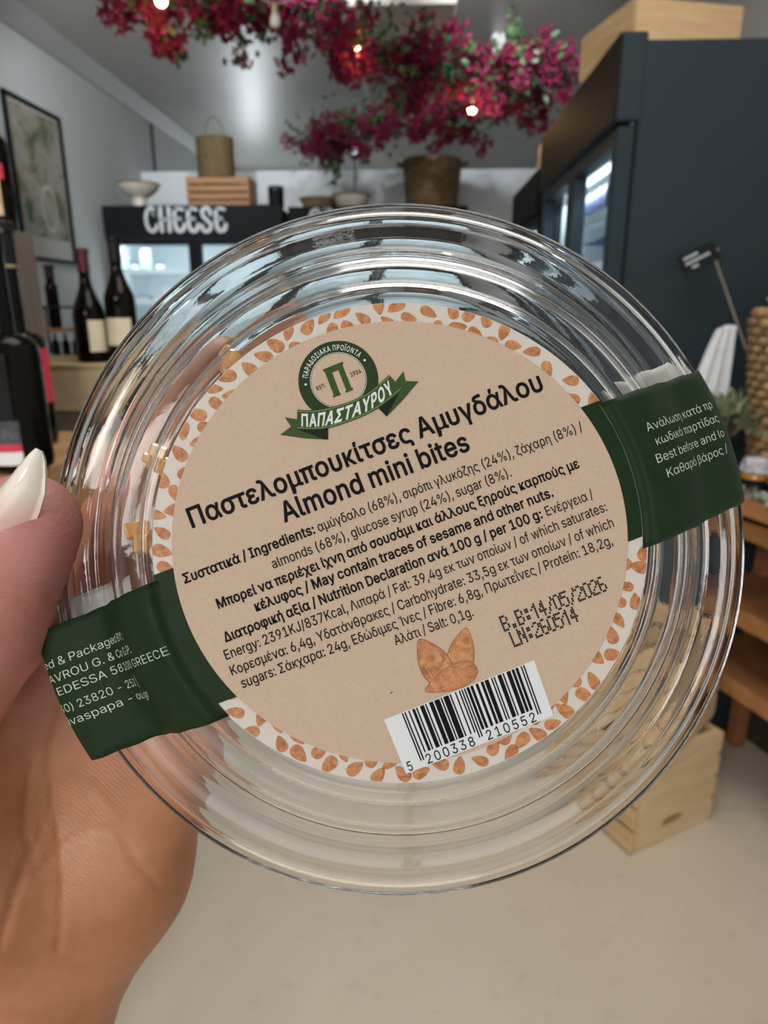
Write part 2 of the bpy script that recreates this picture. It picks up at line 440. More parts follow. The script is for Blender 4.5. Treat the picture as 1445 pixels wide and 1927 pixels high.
# ------------------------------------------------------------------ letter outlines (1/1000 of the type size, cap height 509)
# each row: character code, advance, number of outlines, then per outline its point count and x, y pairs
GLYPH_ROWS = [
    (37,676,5,31,494,-10,474,-7,458,-2,436,12,424,25,412,42,403,68,400,94,400,122,403,148,410,168,419,184,433,200,460,218,484,224,504,225,522,223,544,217,566,203,578,190,590,172,597,152,601,122,601,94,598,68,591,48,583,30,566,12,544,-2,538,-4,518,-9,6,134,0,481,508,484,509,539,508,192,2,188,0,21,497,36,518,37,528,43,537,52,545,68,548,80,549,94,548,136,538,162,526,174,518,178,502,180,486,178,474,173,464,163,457,146,453,122,454,80,463,54,474,42,484,37,30,168,283,146,286,130,292,109,306,93,324,82,346,75,372,75,414,78,438,81,452,93,476,102,488,120,503,132,509,160,516,178,517,206,513,220,508,240,496,258,476,273,440,276,414,276,386,273,360,266,340,252,318,240,305,228,296,206,286,186,284,22,171,328,192,329,204,336,212,346,218,358,222,372,223,386,222,428,219,442,213,454,202,465,192,470,176,473,158,469,148,464,138,455,128,430,127,414,128,372,137,348,148,334,160,329),
    (38,448,3,61,188,-7,160,-4,128,4,98,19,76,35,62,50,45,78,35,114,34,136,37,162,42,178,47,190,63,214,84,234,135,276,94,330,86,346,78,370,75,396,76,410,79,430,84,446,93,462,105,476,120,491,134,499,164,510,180,513,218,513,236,510,266,499,280,491,294,478,302,468,315,446,322,424,324,404,320,374,310,350,301,336,270,304,222,268,220,264,328,135,336,150,342,170,346,186,350,223,408,223,405,180,397,144,385,114,367,86,437,0,364,0,328,42,306,23,290,14,272,7,232,-3,208,-6,18,186,46,208,47,250,58,266,66,288,83,291,86,172,229,138,205,119,186,110,174,103,162,98,146,98,120,101,104,108,88,123,72,144,56,166,49,19,181,312,184,312,234,350,255,374,259,384,262,406,260,420,255,434,244,446,234,454,220,459,194,460,168,453,150,438,145,430,138,412,138,386,145,364,159,340),
    (40,273,1,29,178,-96,160,-66,132,-6,112,52,103,84,97,116,90,176,89,212,92,264,105,348,117,396,142,468,164,518,178,539,234,539,235,536,220,506,195,440,181,396,167,342,157,282,151,204,156,138,166,86,178,44,193,2,214,-50,235,-94,232,-96),
    (41,273,1,28,38,-96,78,-4,96,46,113,116,120,162,122,204,121,234,116,286,107,340,92,396,73,458,38,538,40,539,96,539,99,536,121,494,142,442,156,396,168,350,178,294,181,266,184,212,183,174,176,114,169,80,152,22,112,-68,96,-96),
    (44,188,1,8,40,-119,39,-116,68,70,70,71,136,71,136,66,84,-118,82,-119),
    (45,453,1,8,116,188,114,192,114,242,116,244,334,244,337,242,337,190,336,188),
    (46,188,1,21,90,-4,82,-3,72,1,56,17,51,28,50,42,51,54,55,64,64,74,74,82,96,87,118,81,128,72,135,64,140,54,141,40,140,28,136,20,126,8,118,1,108,-3),
    (47,249,1,8,16,-76,16,-68,178,531,180,533,234,533,233,524,72,-74,68,-76),
    (48,453,2,42,220,-7,198,-5,176,0,150,11,130,24,115,38,94,63,80,86,69,112,60,142,51,192,48,260,51,318,60,368,70,398,81,422,95,448,128,483,152,498,178,509,200,514,228,516,254,514,276,509,302,498,324,484,338,470,358,448,374,416,384,396,392,370,402,316,405,248,402,192,392,138,373,86,359,62,342,42,324,24,302,11,278,1,254,-5,33,217,50,246,51,262,56,276,63,304,88,323,122,331,146,340,194,344,248,343,286,337,336,330,366,322,388,303,422,276,446,246,458,228,460,204,457,176,446,152,424,140,406,124,369,117,342,110,286,109,260,110,222,117,168,124,140,139,104,152,86,176,63,194,55,208,51),
    (49,453,1,20,78,0,76,4,76,52,78,55,210,55,212,58,212,446,210,448,206,446,88,359,86,362,86,426,198,509,274,509,276,506,276,56,278,55,390,54,391,2,388,0),
    (50,453,1,54,66,0,64,2,64,48,260,256,282,282,299,304,311,326,317,346,320,370,319,390,315,406,308,420,288,441,266,452,250,457,224,460,196,457,174,448,158,438,148,428,135,404,130,390,127,364,126,362,66,363,67,386,71,406,78,426,86,442,98,460,114,476,130,489,164,506,184,511,226,516,268,511,305,498,324,486,350,460,361,446,371,426,379,398,381,374,378,344,372,320,357,290,322,240,287,200,154,62,153,58,156,57,388,57,389,54,388,1),
    (51,453,1,66,210,-7,176,-3,152,2,116,18,97,30,70,56,60,74,52,90,46,110,44,130,46,132,108,132,112,114,118,100,126,86,136,76,150,66,164,59,204,50,234,51,268,58,286,67,298,74,315,92,321,104,327,124,329,144,328,158,326,172,317,194,298,217,276,234,258,241,224,247,160,248,157,250,157,300,287,446,288,450,286,452,72,452,70,454,70,508,74,509,370,509,372,506,372,460,223,290,264,288,288,284,300,279,328,264,345,252,359,238,381,206,392,166,392,124,387,102,380,84,370,66,360,52,342,35,324,21,308,11,266,-2,244,-6),
    (52,453,1,24,284,0,282,2,282,102,280,105,42,105,40,108,41,160,241,500,248,509,308,509,310,508,109,164,112,163,281,164,282,316,284,318,342,318,343,164,346,163,412,162,413,106,410,105,344,104,342,1),
    (53,453,1,68,212,-7,198,-6,158,4,139,12,106,33,93,46,73,76,65,96,60,129,122,130,129,104,138,88,159,68,172,60,188,54,204,51,222,50,250,53,266,59,287,72,306,91,314,104,321,120,327,146,328,164,324,194,314,220,298,243,276,262,262,269,248,273,220,277,192,275,152,262,128,246,68,254,96,508,100,509,364,509,366,506,366,454,364,452,154,452,151,450,134,302,136,301,150,312,180,326,190,329,216,333,248,333,276,327,294,321,314,311,329,300,355,274,364,260,376,236,388,200,391,166,390,138,379,94,356,56,328,27,310,15,292,7,268,-1,246,-5),
    (54,453,2,43,220,-7,182,-1,158,6,124,26,108,41,96,56,83,76,75,94,69,114,65,138,64,158,68,200,80,240,89,262,102,286,139,344,251,508,254,509,320,509,321,508,320,506,178,298,208,311,234,314,258,313,278,309,300,302,316,295,333,284,359,258,370,240,379,218,384,202,388,172,388,142,385,116,378,94,368,72,344,40,328,26,308,13,272,-2,250,-6,32,219,48,242,49,262,54,268,57,290,70,300,80,315,102,321,116,327,142,327,172,324,188,319,204,303,230,290,244,268,258,254,262,228,265,200,262,186,258,174,252,152,234,140,216,132,202,128,188,125,160,127,134,131,116,138,102,152,80,162,70,186,56,198,52),
    (55,453,1,12,98,0,99,4,311,424,323,450,320,452,64,452,62,454,62,508,390,508,390,448,166,2,162,0),
    (56,453,3,66,216,-7,200,-6,156,3,118,21,100,34,82,52,64,78,57,96,54,110,52,136,55,166,59,182,70,204,81,220,100,240,112,249,126,256,152,266,151,268,134,273,122,280,107,292,93,308,82,326,75,344,70,380,75,416,82,434,90,450,104,467,118,480,146,498,164,506,184,511,226,516,270,511,288,506,306,498,324,488,349,464,361,450,370,434,377,416,382,380,377,344,370,326,359,308,346,292,320,274,302,268,300,266,328,256,340,249,352,240,372,220,383,202,393,182,400,152,401,134,396,98,388,78,368,49,350,32,318,11,294,2,252,-6,31,217,50,244,50,264,53,284,59,296,66,312,78,323,90,331,106,335,120,337,138,336,152,329,178,322,190,296,216,282,223,256,232,228,235,210,234,196,232,168,223,146,208,130,190,122,176,116,154,115,138,120,108,129,90,138,80,152,69,170,59,194,52,31,216,290,244,291,260,294,274,300,288,308,298,319,307,330,314,344,318,358,318,392,314,408,308,420,300,431,288,442,262,454,244,459,224,460,200,457,186,453,164,442,153,432,145,420,138,408,134,392,133,374,134,358,139,342,153,320,164,308,178,300,192,294),
    (57,453,2,38,132,0,274,210,258,202,232,195,202,196,180,198,156,205,138,214,108,236,94,252,83,268,74,286,68,306,65,328,64,356,65,376,69,398,76,420,96,454,124,482,142,494,164,505,202,514,228,516,272,510,308,495,328,482,347,464,368,434,384,394,388,372,388,328,382,296,374,272,363,248,334,196,201,2,198,0,31,219,244,240,244,265,250,280,257,297,272,315,296,322,314,327,336,327,366,324,382,315,406,303,424,288,439,268,452,252,457,228,460,202,457,188,453,174,446,155,430,145,420,134,396,127,372,125,354,126,336,132,310,138,294,146,283,162,266,175,256,198,247),
    (58,188,2,21,90,-4,82,-3,72,1,56,17,51,28,50,42,51,54,55,64,64,74,74,82,96,87,118,81,128,72,135,64,140,54,141,40,140,28,136,20,126,8,118,1,108,-3,19,90,271,82,272,74,276,62,286,55,294,52,303,50,318,51,328,54,338,63,348,77,358,96,362,116,357,128,348,140,328,141,314,140,303,127,284,108,272),
    (65,480,2,12,18,0,18,4,200,508,204,509,276,509,462,0,395,0,344,142,138,142,136,142,134,140,85,0,6,156,200,320,199,323,200,275,336,238,453,191,302),
    (66,456,3,37,62,0,60,4,60,508,266,508,308,500,330,491,346,481,357,470,370,457,381,442,394,410,397,392,398,372,392,332,387,320,378,306,368,295,356,286,342,278,316,268,315,264,328,261,352,252,374,237,394,216,409,190,414,174,417,156,417,124,409,86,400,68,390,52,376,38,362,28,330,12,302,4,252,0,18,126,58,272,58,296,63,316,70,329,80,341,92,349,104,354,120,355,136,354,154,350,170,342,184,330,200,318,211,298,222,280,228,250,231,126,230,17,126,286,252,286,278,291,302,304,314,314,323,326,335,354,336,372,334,388,330,404,323,418,312,429,298,439,284,446,264,450,240,452,126,452),
    (67,510,1,89,258,-7,242,-6,216,-2,170,13,150,25,130,39,97,72,82,92,70,114,59,140,53,158,45,192,41,222,40,260,41,286,45,316,51,344,59,370,82,416,110,450,130,470,150,484,175,496,194,504,216,510,242,514,270,516,306,513,346,502,374,490,402,471,426,448,448,418,463,386,472,349,470,348,408,348,404,366,398,378,389,396,380,406,366,420,344,437,330,444,312,450,298,453,270,456,244,454,222,450,204,444,184,432,162,416,150,404,137,386,124,362,109,314,103,256,105,222,109,194,116,168,125,144,135,126,152,104,167,88,184,76,202,66,222,59,244,54,284,54,302,56,330,65,344,72,368,89,380,102,390,117,403,142,408,160,470,160,473,158,469,142,458,110,450,94,428,61,414,48,402,38,372,18,338,4,306,-4,280,-6),
    (68,502,2,28,62,0,60,4,60,508,226,509,256,507,282,504,308,498,332,489,354,478,378,461,394,445,418,418,433,392,444,368,457,316,462,256,457,194,451,168,443,142,433,118,421,96,405,76,372,44,348,29,326,19,302,11,278,5,240,1,24,126,58,244,58,272,63,294,70,318,81,338,95,354,111,368,128,378,146,388,174,398,226,398,276,394,312,388,338,380,360,368,382,354,398,338,415,318,429,300,438,276,446,250,450,222,452,126,451),
    (69,419,1,19,62,0,60,4,60,508,371,508,372,454,370,452,126,451,126,286,354,286,355,284,355,232,354,230,352,229,126,228,125,60,128,57,374,57,375,54,374,1),
    (70,410,1,15,62,0,60,4,60,508,368,508,369,454,368,452,126,451,126,279,344,278,346,276,346,222,344,221,126,220,125,2,122,0),
    (71,520,1,89,260,-7,242,-6,216,-2,192,5,170,14,148,25,130,39,96,72,82,92,69,116,60,139,51,166,41,222,40,260,41,286,45,316,57,364,69,394,96,437,128,470,148,484,170,495,192,504,214,510,238,514,268,516,304,513,340,504,374,489,404,469,430,444,458,402,466,382,474,350,470,349,408,349,387,394,378,406,366,418,343,436,330,443,304,452,266,456,242,454,222,450,204,444,182,432,165,418,150,404,137,386,123,360,115,338,108,308,103,252,109,194,123,150,137,124,152,104,165,90,184,76,204,65,246,54,272,53,310,57,328,63,346,71,372,91,386,106,396,124,407,150,414,180,415,198,412,199,284,199,283,202,284,256,476,256,478,254,478,198,473,152,463,114,451,90,440,76,417,48,400,33,378,19,350,7,326,0,300,-5),
    (72,517,1,21,62,0,60,4,60,508,122,509,125,508,126,290,388,289,391,290,392,292,392,508,394,509,456,508,456,1,394,0,392,2,391,232,128,232,126,232,125,230,125,2,122,0),
    (73,300,1,19,32,0,31,2,32,56,116,57,118,58,118,448,118,451,116,452,32,452,32,508,268,508,268,452,186,452,183,450,183,60,184,58,186,57,268,56,268,1),
    (74,396,1,40,180,-7,152,-4,126,2,100,14,76,32,60,49,48,70,40,92,35,122,33,172,36,173,97,172,99,122,104,104,110,90,124,72,134,64,148,56,166,51,204,51,222,57,236,64,248,74,258,88,266,104,272,144,272,508,274,509,334,509,336,506,336,142,335,118,330,92,321,70,309,50,292,32,272,15,246,3,226,-2,214,-4),
    (75,467,1,16,62,0,60,4,60,508,122,509,125,508,124,244,166,294,203,336,364,508,446,509,243,288,448,0,372,1,198,244,125,166,124,1),
    (76,393,1,11,62,0,60,4,60,508,62,509,124,509,125,506,126,58,360,57,361,54,361,2,358,0),
    (77,628,1,27,62,0,60,4,60,508,150,509,153,508,284,170,314,75,350,182,475,508,478,509,567,508,568,1,506,0,504,2,504,328,506,433,456,290,344,4,342,0,340,0,288,0,285,2,170,290,120,430,122,336,122,2,120,0),
    (78,523,1,18,62,0,60,4,60,508,136,508,349,174,402,83,399,140,399,508,402,509,462,508,462,1,390,0,386,2,197,298,122,427,125,314,125,2,122,0),
    (79,533,2,49,258,-7,240,-6,216,-2,170,13,150,25,130,39,97,72,82,92,70,114,59,140,53,158,45,192,41,222,40,260,41,286,45,316,57,364,80,410,98,437,130,470,150,484,170,495,194,504,216,510,240,514,268,516,318,510,340,504,364,495,384,484,404,470,436,437,464,394,474,370,482,344,492,286,493,248,492,222,488,192,482,166,474,139,464,114,451,92,437,72,424,58,390,30,362,12,318,-2,294,-6,41,254,54,290,54,328,65,350,76,366,88,384,106,396,122,408,144,418,168,425,198,429,222,430,248,429,286,425,314,418,342,408,366,384,402,366,421,350,433,330,443,306,451,268,456,228,451,202,443,184,433,166,420,151,404,137,386,125,364,116,340,109,314,103,256,105,222,109,192,124,146,137,122,152,104,164,92,184,76,202,66,222,59),
    (80,445,2,26,62,0,60,4,60,508,236,509,258,507,290,503,306,499,332,487,351,476,379,448,390,430,404,392,409,348,407,324,404,302,390,264,378,247,350,219,330,206,312,198,290,191,264,187,240,186,126,186,125,2,122,0,18,126,242,252,243,270,246,288,252,298,256,316,271,327,282,333,294,342,318,344,334,344,362,342,376,333,402,319,422,296,439,266,449,234,452,126,452),
    (82,449,2,28,62,0,60,4,60,508,252,508,290,504,334,489,352,478,369,462,380,450,398,418,405,396,408,374,408,338,405,308,400,292,391,272,380,254,366,240,352,228,334,217,314,208,427,0,352,1,248,196,244,198,126,197,125,2,122,0,18,126,256,254,256,270,258,288,263,298,267,314,276,326,288,336,304,342,324,345,350,344,368,339,394,334,406,320,423,298,440,266,449,236,452,126,452),
    (83,447,1,93,214,-9,196,-8,148,1,110,18,90,31,72,50,54,76,44,102,38,136,40,137,104,137,111,108,123,88,132,79,146,68,165,60,182,54,208,50,242,50,272,55,284,59,300,66,319,80,336,102,345,126,346,140,344,154,340,168,322,189,296,205,273,214,180,240,128,260,104,274,84,292,71,306,60,325,54,346,52,370,53,386,58,414,65,432,72,444,90,465,118,488,157,506,186,512,228,516,276,511,294,506,316,498,352,476,376,450,387,434,399,398,400,379,338,378,334,396,318,422,302,437,288,446,268,453,248,457,226,459,208,458,194,456,164,447,140,431,129,418,120,403,115,378,117,358,122,346,142,324,168,308,200,296,280,275,310,265,336,252,360,238,380,219,396,196,405,172,408,136,407,118,404,102,396,80,374,49,359,34,344,21,304,3,278,-4,252,-8),
    (84,449,1,16,194,0,193,4,193,450,190,452,34,452,32,454,32,508,36,509,416,509,417,506,417,454,416,452,260,452,257,450,257,2,254,0),
    (85,517,1,46,248,-8,228,-7,180,4,154,15,134,27,116,42,98,60,85,80,73,102,66,126,60,172,60,508,64,509,122,509,124,508,124,176,127,148,133,128,148,102,158,89,186,68,220,56,238,53,262,52,298,56,332,68,352,82,368,98,384,128,390,148,393,176,393,508,396,509,456,509,457,506,457,168,454,138,444,102,433,80,418,58,401,42,384,28,364,15,338,4,310,-3,288,-7),
    (86,480,1,13,204,0,17,508,82,509,85,508,203,176,242,56,279,176,394,508,398,509,462,509,462,505,279,2,276,0),
    (89,472,1,12,204,0,203,2,203,208,17,508,92,508,208,318,236,265,280,344,380,508,454,509,268,208,268,1),
    (97,389,2,57,152,-9,126,-5,94,5,80,12,54,36,40,58,31,90,31,124,37,148,43,162,57,178,66,186,90,200,124,211,174,219,248,229,264,235,272,242,276,254,275,272,272,286,267,298,260,306,240,322,226,327,198,331,178,330,164,327,136,316,115,298,100,274,44,290,42,292,48,308,66,334,78,346,106,365,146,379,178,384,208,384,240,379,274,367,295,354,315,334,330,304,336,274,337,254,337,2,334,0,278,0,277,50,274,52,260,33,243,16,218,2,190,-6,170,-8,23,163,46,188,46,216,53,240,67,254,81,264,94,274,122,276,138,276,189,264,183,226,175,146,163,122,153,112,147,102,138,97,130,94,122,92,106,95,84,102,73,110,63,127,54,142,48),
    (98,424,2,42,222,-8,198,-5,186,-2,172,4,160,11,144,25,116,59,112,58,111,0,56,0,53,2,53,506,54,509,112,509,114,508,115,320,118,320,140,349,172,373,184,378,212,384,252,383,274,378,294,371,314,361,328,348,346,331,359,314,370,294,379,270,385,246,389,218,389,160,380,110,370,84,364,72,346,46,330,29,314,16,295,6,274,-2,252,-7,33,211,48,238,48,256,52,268,57,296,81,309,102,321,132,325,150,328,186,325,224,321,246,314,266,301,290,281,310,268,319,250,326,238,329,222,330,202,329,174,320,160,312,141,292,131,276,124,260,117,236,113,210,113,170,116,150,125,114,140,86,152,73,174,57,188,51),
    (99,396,1,66,198,-8,182,-7,162,-3,136,6,116,16,97,30,82,46,66,67,56,84,46,108,37,156,34,190,39,238,46,268,56,292,66,309,83,332,102,349,116,360,136,371,158,378,182,383,222,384,234,383,261,376,290,365,308,354,330,334,346,314,355,296,361,278,304,263,290,288,275,306,252,321,232,328,208,330,188,329,162,320,149,312,134,299,115,274,106,252,99,224,96,190,99,154,107,120,114,104,134,76,158,57,174,51,206,46,232,49,250,54,272,66,292,88,304,116,360,103,362,100,354,78,341,56,328,40,306,21,286,9,260,-1,222,-8),
    (100,424,2,43,186,-8,172,-7,150,-2,130,5,110,16,95,28,79,44,55,84,39,132,35,168,35,218,39,246,46,270,55,294,66,314,78,331,94,346,112,361,130,371,150,378,172,383,214,384,240,378,252,373,276,356,291,342,306,320,310,320,311,508,314,509,370,509,372,506,372,2,370,0,314,0,313,58,308,59,288,33,276,20,266,12,252,4,228,-5,206,-7,31,195,48,222,48,246,55,264,65,284,85,293,100,305,132,309,150,312,186,310,222,305,248,294,276,284,292,273,304,252,320,222,329,208,330,186,329,158,319,138,306,126,293,114,274,103,246,99,224,96,192,98,158,102,136,117,98,134,76,158,57,172,51),
    (101,404,2,58,202,-8,184,-7,164,-3,138,6,111,20,96,31,80,48,68,64,56,84,45,110,35,158,35,206,39,242,46,268,55,290,68,312,82,330,98,346,114,359,134,369,156,378,180,383,222,384,252,379,268,373,294,361,318,342,331,328,341,316,356,283,368,242,370,210,371,172,368,169,97,168,97,156,103,124,110,106,118,92,132,76,150,61,178,50,194,47,214,46,242,49,254,53,266,58,282,71,294,82,306,105,364,90,360,76,345,50,325,30,304,14,281,4,250,-5,224,-7,18,97,222,306,221,309,222,306,242,298,270,285,292,276,301,264,314,248,322,222,329,204,330,178,327,160,321,146,313,126,296,113,278,104,258,99,242),
    (102,254,1,36,82,0,81,4,81,326,78,327,7,328,6,378,8,379,80,380,81,434,84,462,89,474,96,486,112,504,124,513,148,524,178,529,208,529,236,524,242,522,242,520,227,470,202,474,174,471,164,468,156,461,146,446,143,436,142,422,142,380,227,378,228,328,226,327,144,327,142,326,142,2,140,0),
    (103,425,2,68,200,-151,168,-148,150,-144,133,-140,106,-127,92,-119,74,-102,63,-90,52,-70,100,-42,130,-74,144,-83,168,-93,192,-97,228,-96,250,-92,268,-85,281,-76,295,-62,304,-48,310,-30,311,66,310,68,306,67,287,42,266,23,240,11,212,5,172,6,152,10,130,18,94,39,79,54,55,90,46,112,39,136,35,164,35,212,39,246,45,268,55,294,66,314,80,333,112,361,134,372,156,379,180,383,214,384,240,379,254,373,278,357,288,346,307,320,310,319,313,322,314,378,370,379,372,376,372,-12,371,-32,367,-54,360,-74,350,-91,325,-116,308,-127,289,-136,252,-147,230,-150,32,195,60,222,60,238,63,259,72,274,84,285,94,300,120,306,140,312,172,312,212,308,236,300,264,286,290,274,304,252,320,224,329,208,330,188,329,158,320,144,312,130,297,115,278,103,246,99,226,96,196,98,162,102,140,115,110,124,96,136,83,158,68,172,63),
    (104,410,1,46,54,0,53,4,53,508,56,509,112,509,114,506,114,318,136,348,156,365,168,372,186,379,206,383,224,384,246,383,264,380,280,376,294,369,310,360,322,348,332,336,341,322,348,304,353,286,356,256,357,2,354,0,298,0,296,2,296,238,295,256,292,268,283,292,273,304,260,315,246,323,230,328,210,329,184,326,160,317,145,306,136,298,126,282,120,268,114,242,114,2,112,0),
    (105,167,2,8,54,0,53,4,53,378,56,379,112,379,114,376,114,2,112,0,19,78,443,64,448,52,458,44,470,41,484,47,504,54,512,72,521,84,524,104,518,116,510,121,504,124,495,126,482,125,472,122,464,112,454,106,448,96,444),
    (107,381,1,17,54,0,53,4,53,508,56,509,112,509,114,506,115,212,120,212,122,214,284,378,359,378,202,216,371,0,294,1,154,177,114,140,114,1),
    (108,189,1,21,132,-2,118,-1,100,3,86,10,76,18,65,32,59,44,54,64,53,506,54,509,112,509,114,508,114,82,119,64,126,57,134,53,144,52,170,54,181,4,176,1,156,-2),
    (109,610,1,67,54,0,53,4,54,378,112,378,112,313,132,346,144,358,172,376,186,382,208,385,240,385,258,380,274,372,286,362,299,348,309,332,318,311,324,323,337,344,356,361,368,369,384,376,396,381,414,384,448,385,468,383,480,379,498,372,510,364,532,342,548,314,553,296,556,276,556,0,498,0,496,2,496,254,494,274,490,290,486,297,472,314,460,321,448,326,418,330,388,326,374,320,362,312,353,302,345,290,336,264,335,2,332,0,275,0,273,276,269,288,262,302,242,320,226,327,200,330,172,326,144,312,135,302,126,290,117,266,114,252,114,2,112,0),
    (110,410,1,38,54,0,53,4,54,378,112,378,112,315,136,348,151,362,168,372,190,380,214,383,248,383,280,376,310,360,332,337,341,322,350,298,356,264,356,1,298,0,296,2,296,238,295,256,292,268,283,292,273,304,260,315,246,323,230,328,210,329,184,326,160,317,145,306,136,298,126,282,120,268,114,242,114,2,112,0),
    (111,415,2,43,198,-8,182,-7,158,-2,136,6,118,16,96,31,82,45,68,64,56,84,47,106,40,132,34,186,36,212,40,244,45,266,55,290,68,313,82,331,97,346,116,360,136,370,158,378,190,383,232,383,276,372,300,360,318,344,334,329,347,312,359,292,368,270,376,244,380,206,380,158,376,132,370,110,359,84,347,64,334,47,316,30,298,15,256,-2,232,-7,32,202,46,226,48,244,52,258,57,283,78,300,102,308,120,316,150,319,184,316,220,312,242,301,272,292,288,280,302,258,319,228,329,210,330,188,329,162,320,144,310,133,298,115,274,107,256,99,224,96,190,99,154,103,134,114,104,124,88,138,72,158,57,172,51),
    (112,424,2,40,54,-143,53,-140,54,378,111,378,112,322,114,319,118,320,136,345,146,354,170,373,182,378,212,384,244,383,272,378,294,371,314,361,346,330,359,314,369,294,380,268,389,218,389,170,385,132,379,108,370,84,346,46,329,28,315,18,292,4,274,-2,252,-7,212,-7,198,-5,174,3,148,20,130,40,118,58,115,58,114,-142,112,-143,33,211,48,238,48,256,52,268,57,296,81,309,102,321,132,325,150,328,186,325,224,321,246,314,266,301,290,281,310,268,319,250,326,238,329,222,330,202,329,174,320,160,312,141,292,131,276,124,260,117,236,113,210,113,170,116,150,125,114,140,86,152,73,174,57,188,51),
    (114,259,1,24,54,0,53,4,54,378,111,378,112,324,114,321,130,348,136,354,152,367,166,375,196,384,222,385,242,384,242,323,206,326,174,321,158,315,146,306,134,295,125,282,115,256,114,240,114,2,112,0),
    (115,365,1,79,174,-8,128,-2,112,3,84,18,68,31,52,52,44,64,37,94,94,106,105,78,124,60,146,50,164,46,180,45,200,46,232,55,244,62,258,74,265,88,268,102,262,126,252,137,244,144,232,149,128,176,104,186,86,196,70,210,61,222,53,236,48,254,48,284,52,306,64,331,86,353,100,363,130,377,148,381,168,384,206,384,240,378,266,367,280,358,294,345,307,328,314,316,323,290,268,277,254,304,242,316,232,323,206,331,188,333,170,332,156,329,142,324,130,317,120,306,111,290,109,276,111,262,115,252,124,243,142,233,163,226,254,202,276,194,292,183,317,158,325,142,330,126,330,96,328,82,321,60,304,37,288,22,260,6,236,-2,204,-7),
    (116,227,1,35,160,-4,144,-3,128,1,106,10,90,24,80,34,74,47,67,70,65,92,65,326,62,327,8,327,6,328,7,378,62,379,65,380,65,468,66,471,126,470,127,380,202,379,204,378,203,328,128,327,126,326,126,96,129,72,138,60,144,55,156,51,180,50,202,53,213,4,208,0,194,-3),
    (117,410,1,40,174,-5,146,-1,132,3,116,10,100,20,78,44,69,58,62,76,56,100,53,134,54,378,112,379,114,378,114,140,115,122,119,106,127,88,136,76,150,64,166,55,200,50,226,53,248,62,260,69,274,82,288,106,293,122,296,150,296,378,298,379,356,378,356,1,298,1,298,66,286,46,273,32,258,17,241,8,222,0,204,-4),
    (118,389,1,13,164,0,18,378,82,379,85,378,175,128,194,60,220,144,304,378,308,379,370,379,370,376,227,2,224,0),
    (119,567,1,24,138,0,24,378,84,379,87,378,149,158,170,70,204,208,252,378,314,379,316,378,362,214,398,70,423,176,480,378,482,379,544,378,429,0,370,0,368,2,315,184,284,306,252,184,199,2,196,0),
    (121,389,1,29,78,-145,56,-142,48,-138,61,-88,62,-86,92,-90,100,-89,114,-86,123,-80,138,-64,145,-52,163,0,18,378,82,379,85,378,175,128,194,60,214,128,304,378,308,379,370,379,370,376,207,-50,191,-86,178,-106,164,-119,140,-136,126,-141,110,-144),
    (124,230,1,9,90,-164,88,-160,88,670,90,673,138,673,140,672,141,670,141,-162,138,-164),
    (906,279,2,8,156,0,154,4,154,508,156,509,216,509,218,506,218,2,216,0,6,32,408,32,414,44,508,107,508,74,409,72,408),
    (912,189,4,21,132,-2,118,-1,100,3,86,10,76,18,65,32,59,44,54,64,53,376,54,379,112,379,114,378,114,82,119,64,126,57,134,53,144,52,170,54,181,4,176,1,156,-2,20,16,433,0,438,-11,448,-16,452,-20,462,-21,474,-20,484,-16,492,-8,501,6,510,20,512,35,508,47,500,53,494,56,484,58,472,57,462,54,454,44,443,36,437,18,146,433,128,438,118,448,112,454,108,474,113,492,120,501,134,510,148,512,164,508,176,500,182,494,185,484,187,472,186,462,183,454,174,443,166,437,6,62,540,61,546,72,640,136,640,104,541,100,540),
    (913,480,2,12,18,0,18,4,200,508,204,509,276,509,462,0,395,0,344,142,138,142,136,142,134,140,85,0,6,156,200,320,199,323,200,275,336,238,453,191,302),
    (916,474,2,6,18,0,18,4,202,508,206,509,270,509,456,0,5,106,58,368,58,238,426,236,426,234,424),
    (917,419,1,19,62,0,60,4,60,508,371,508,372,454,370,452,126,451,126,286,354,286,355,284,355,232,354,230,352,229,126,228,125,60,128,57,374,57,375,54,374,1),
    (921,185,1,8,62,0,60,4,60,508,62,509,124,509,125,506,125,2,122,0),
    (922,467,1,16,62,0,60,4,60,508,122,509,125,508,124,244,166,294,203,336,364,508,446,509,243,288,448,0,372,1,198,244,125,166,124,1),
    (923,480,1,13,18,0,18,4,200,508,204,509,276,509,462,0,398,0,394,2,286,304,238,453,189,296,86,2,82,0),
    (924,628,1,27,62,0,60,4,60,508,150,509,153,508,284,170,314,75,350,182,475,508,478,509,567,508,568,1,506,0,504,2,504,328,506,433,456,290,344,4,342,0,340,0,288,0,285,2,170,290,120,430,122,336,122,2,120,0),
    (925,523,1,18,62,0,60,4,60,508,136,508,349,174,402,83,399,140,399,508,402,509,462,508,462,1,390,0,386,2,197,298,122,427,125,314,125,2,122,0),
    (927,533,2,49,258,-7,240,-6,216,-2,170,13,150,25,130,39,97,72,82,92,70,114,59,140,53,158,45,192,41,222,40,260,41,286,45,316,57,364,80,410,98,437,130,470,150,484,170,495,194,504,216,510,240,514,268,516,318,510,340,504,364,495,384,484,404,470,436,437,464,394,474,370,482,344,492,286,493,248,492,222,488,192,482,166,474,139,464,114,451,92,437,72,424,58,390,30,362,12,318,-2,294,-6,41,254,54,290,54,328,65,350,76,366,88,384,106,396,122,408,144,418,168,425,198,429,222,430,248,429,286,425,314,418,342,408,366,384,402,366,421,350,433,330,443,306,451,268,456,228,451,202,443,184,433,166,420,151,404,137,386,125,364,116,340,109,314,103,256,105,222,109,192,124,146,137,122,152,104,164,92,184,76,202,66,222,59),
    (928,517,1,13,62,0,60,4,60,508,456,508,456,1,394,0,392,2,392,451,128,452,126,452,125,450,125,2,122,0),
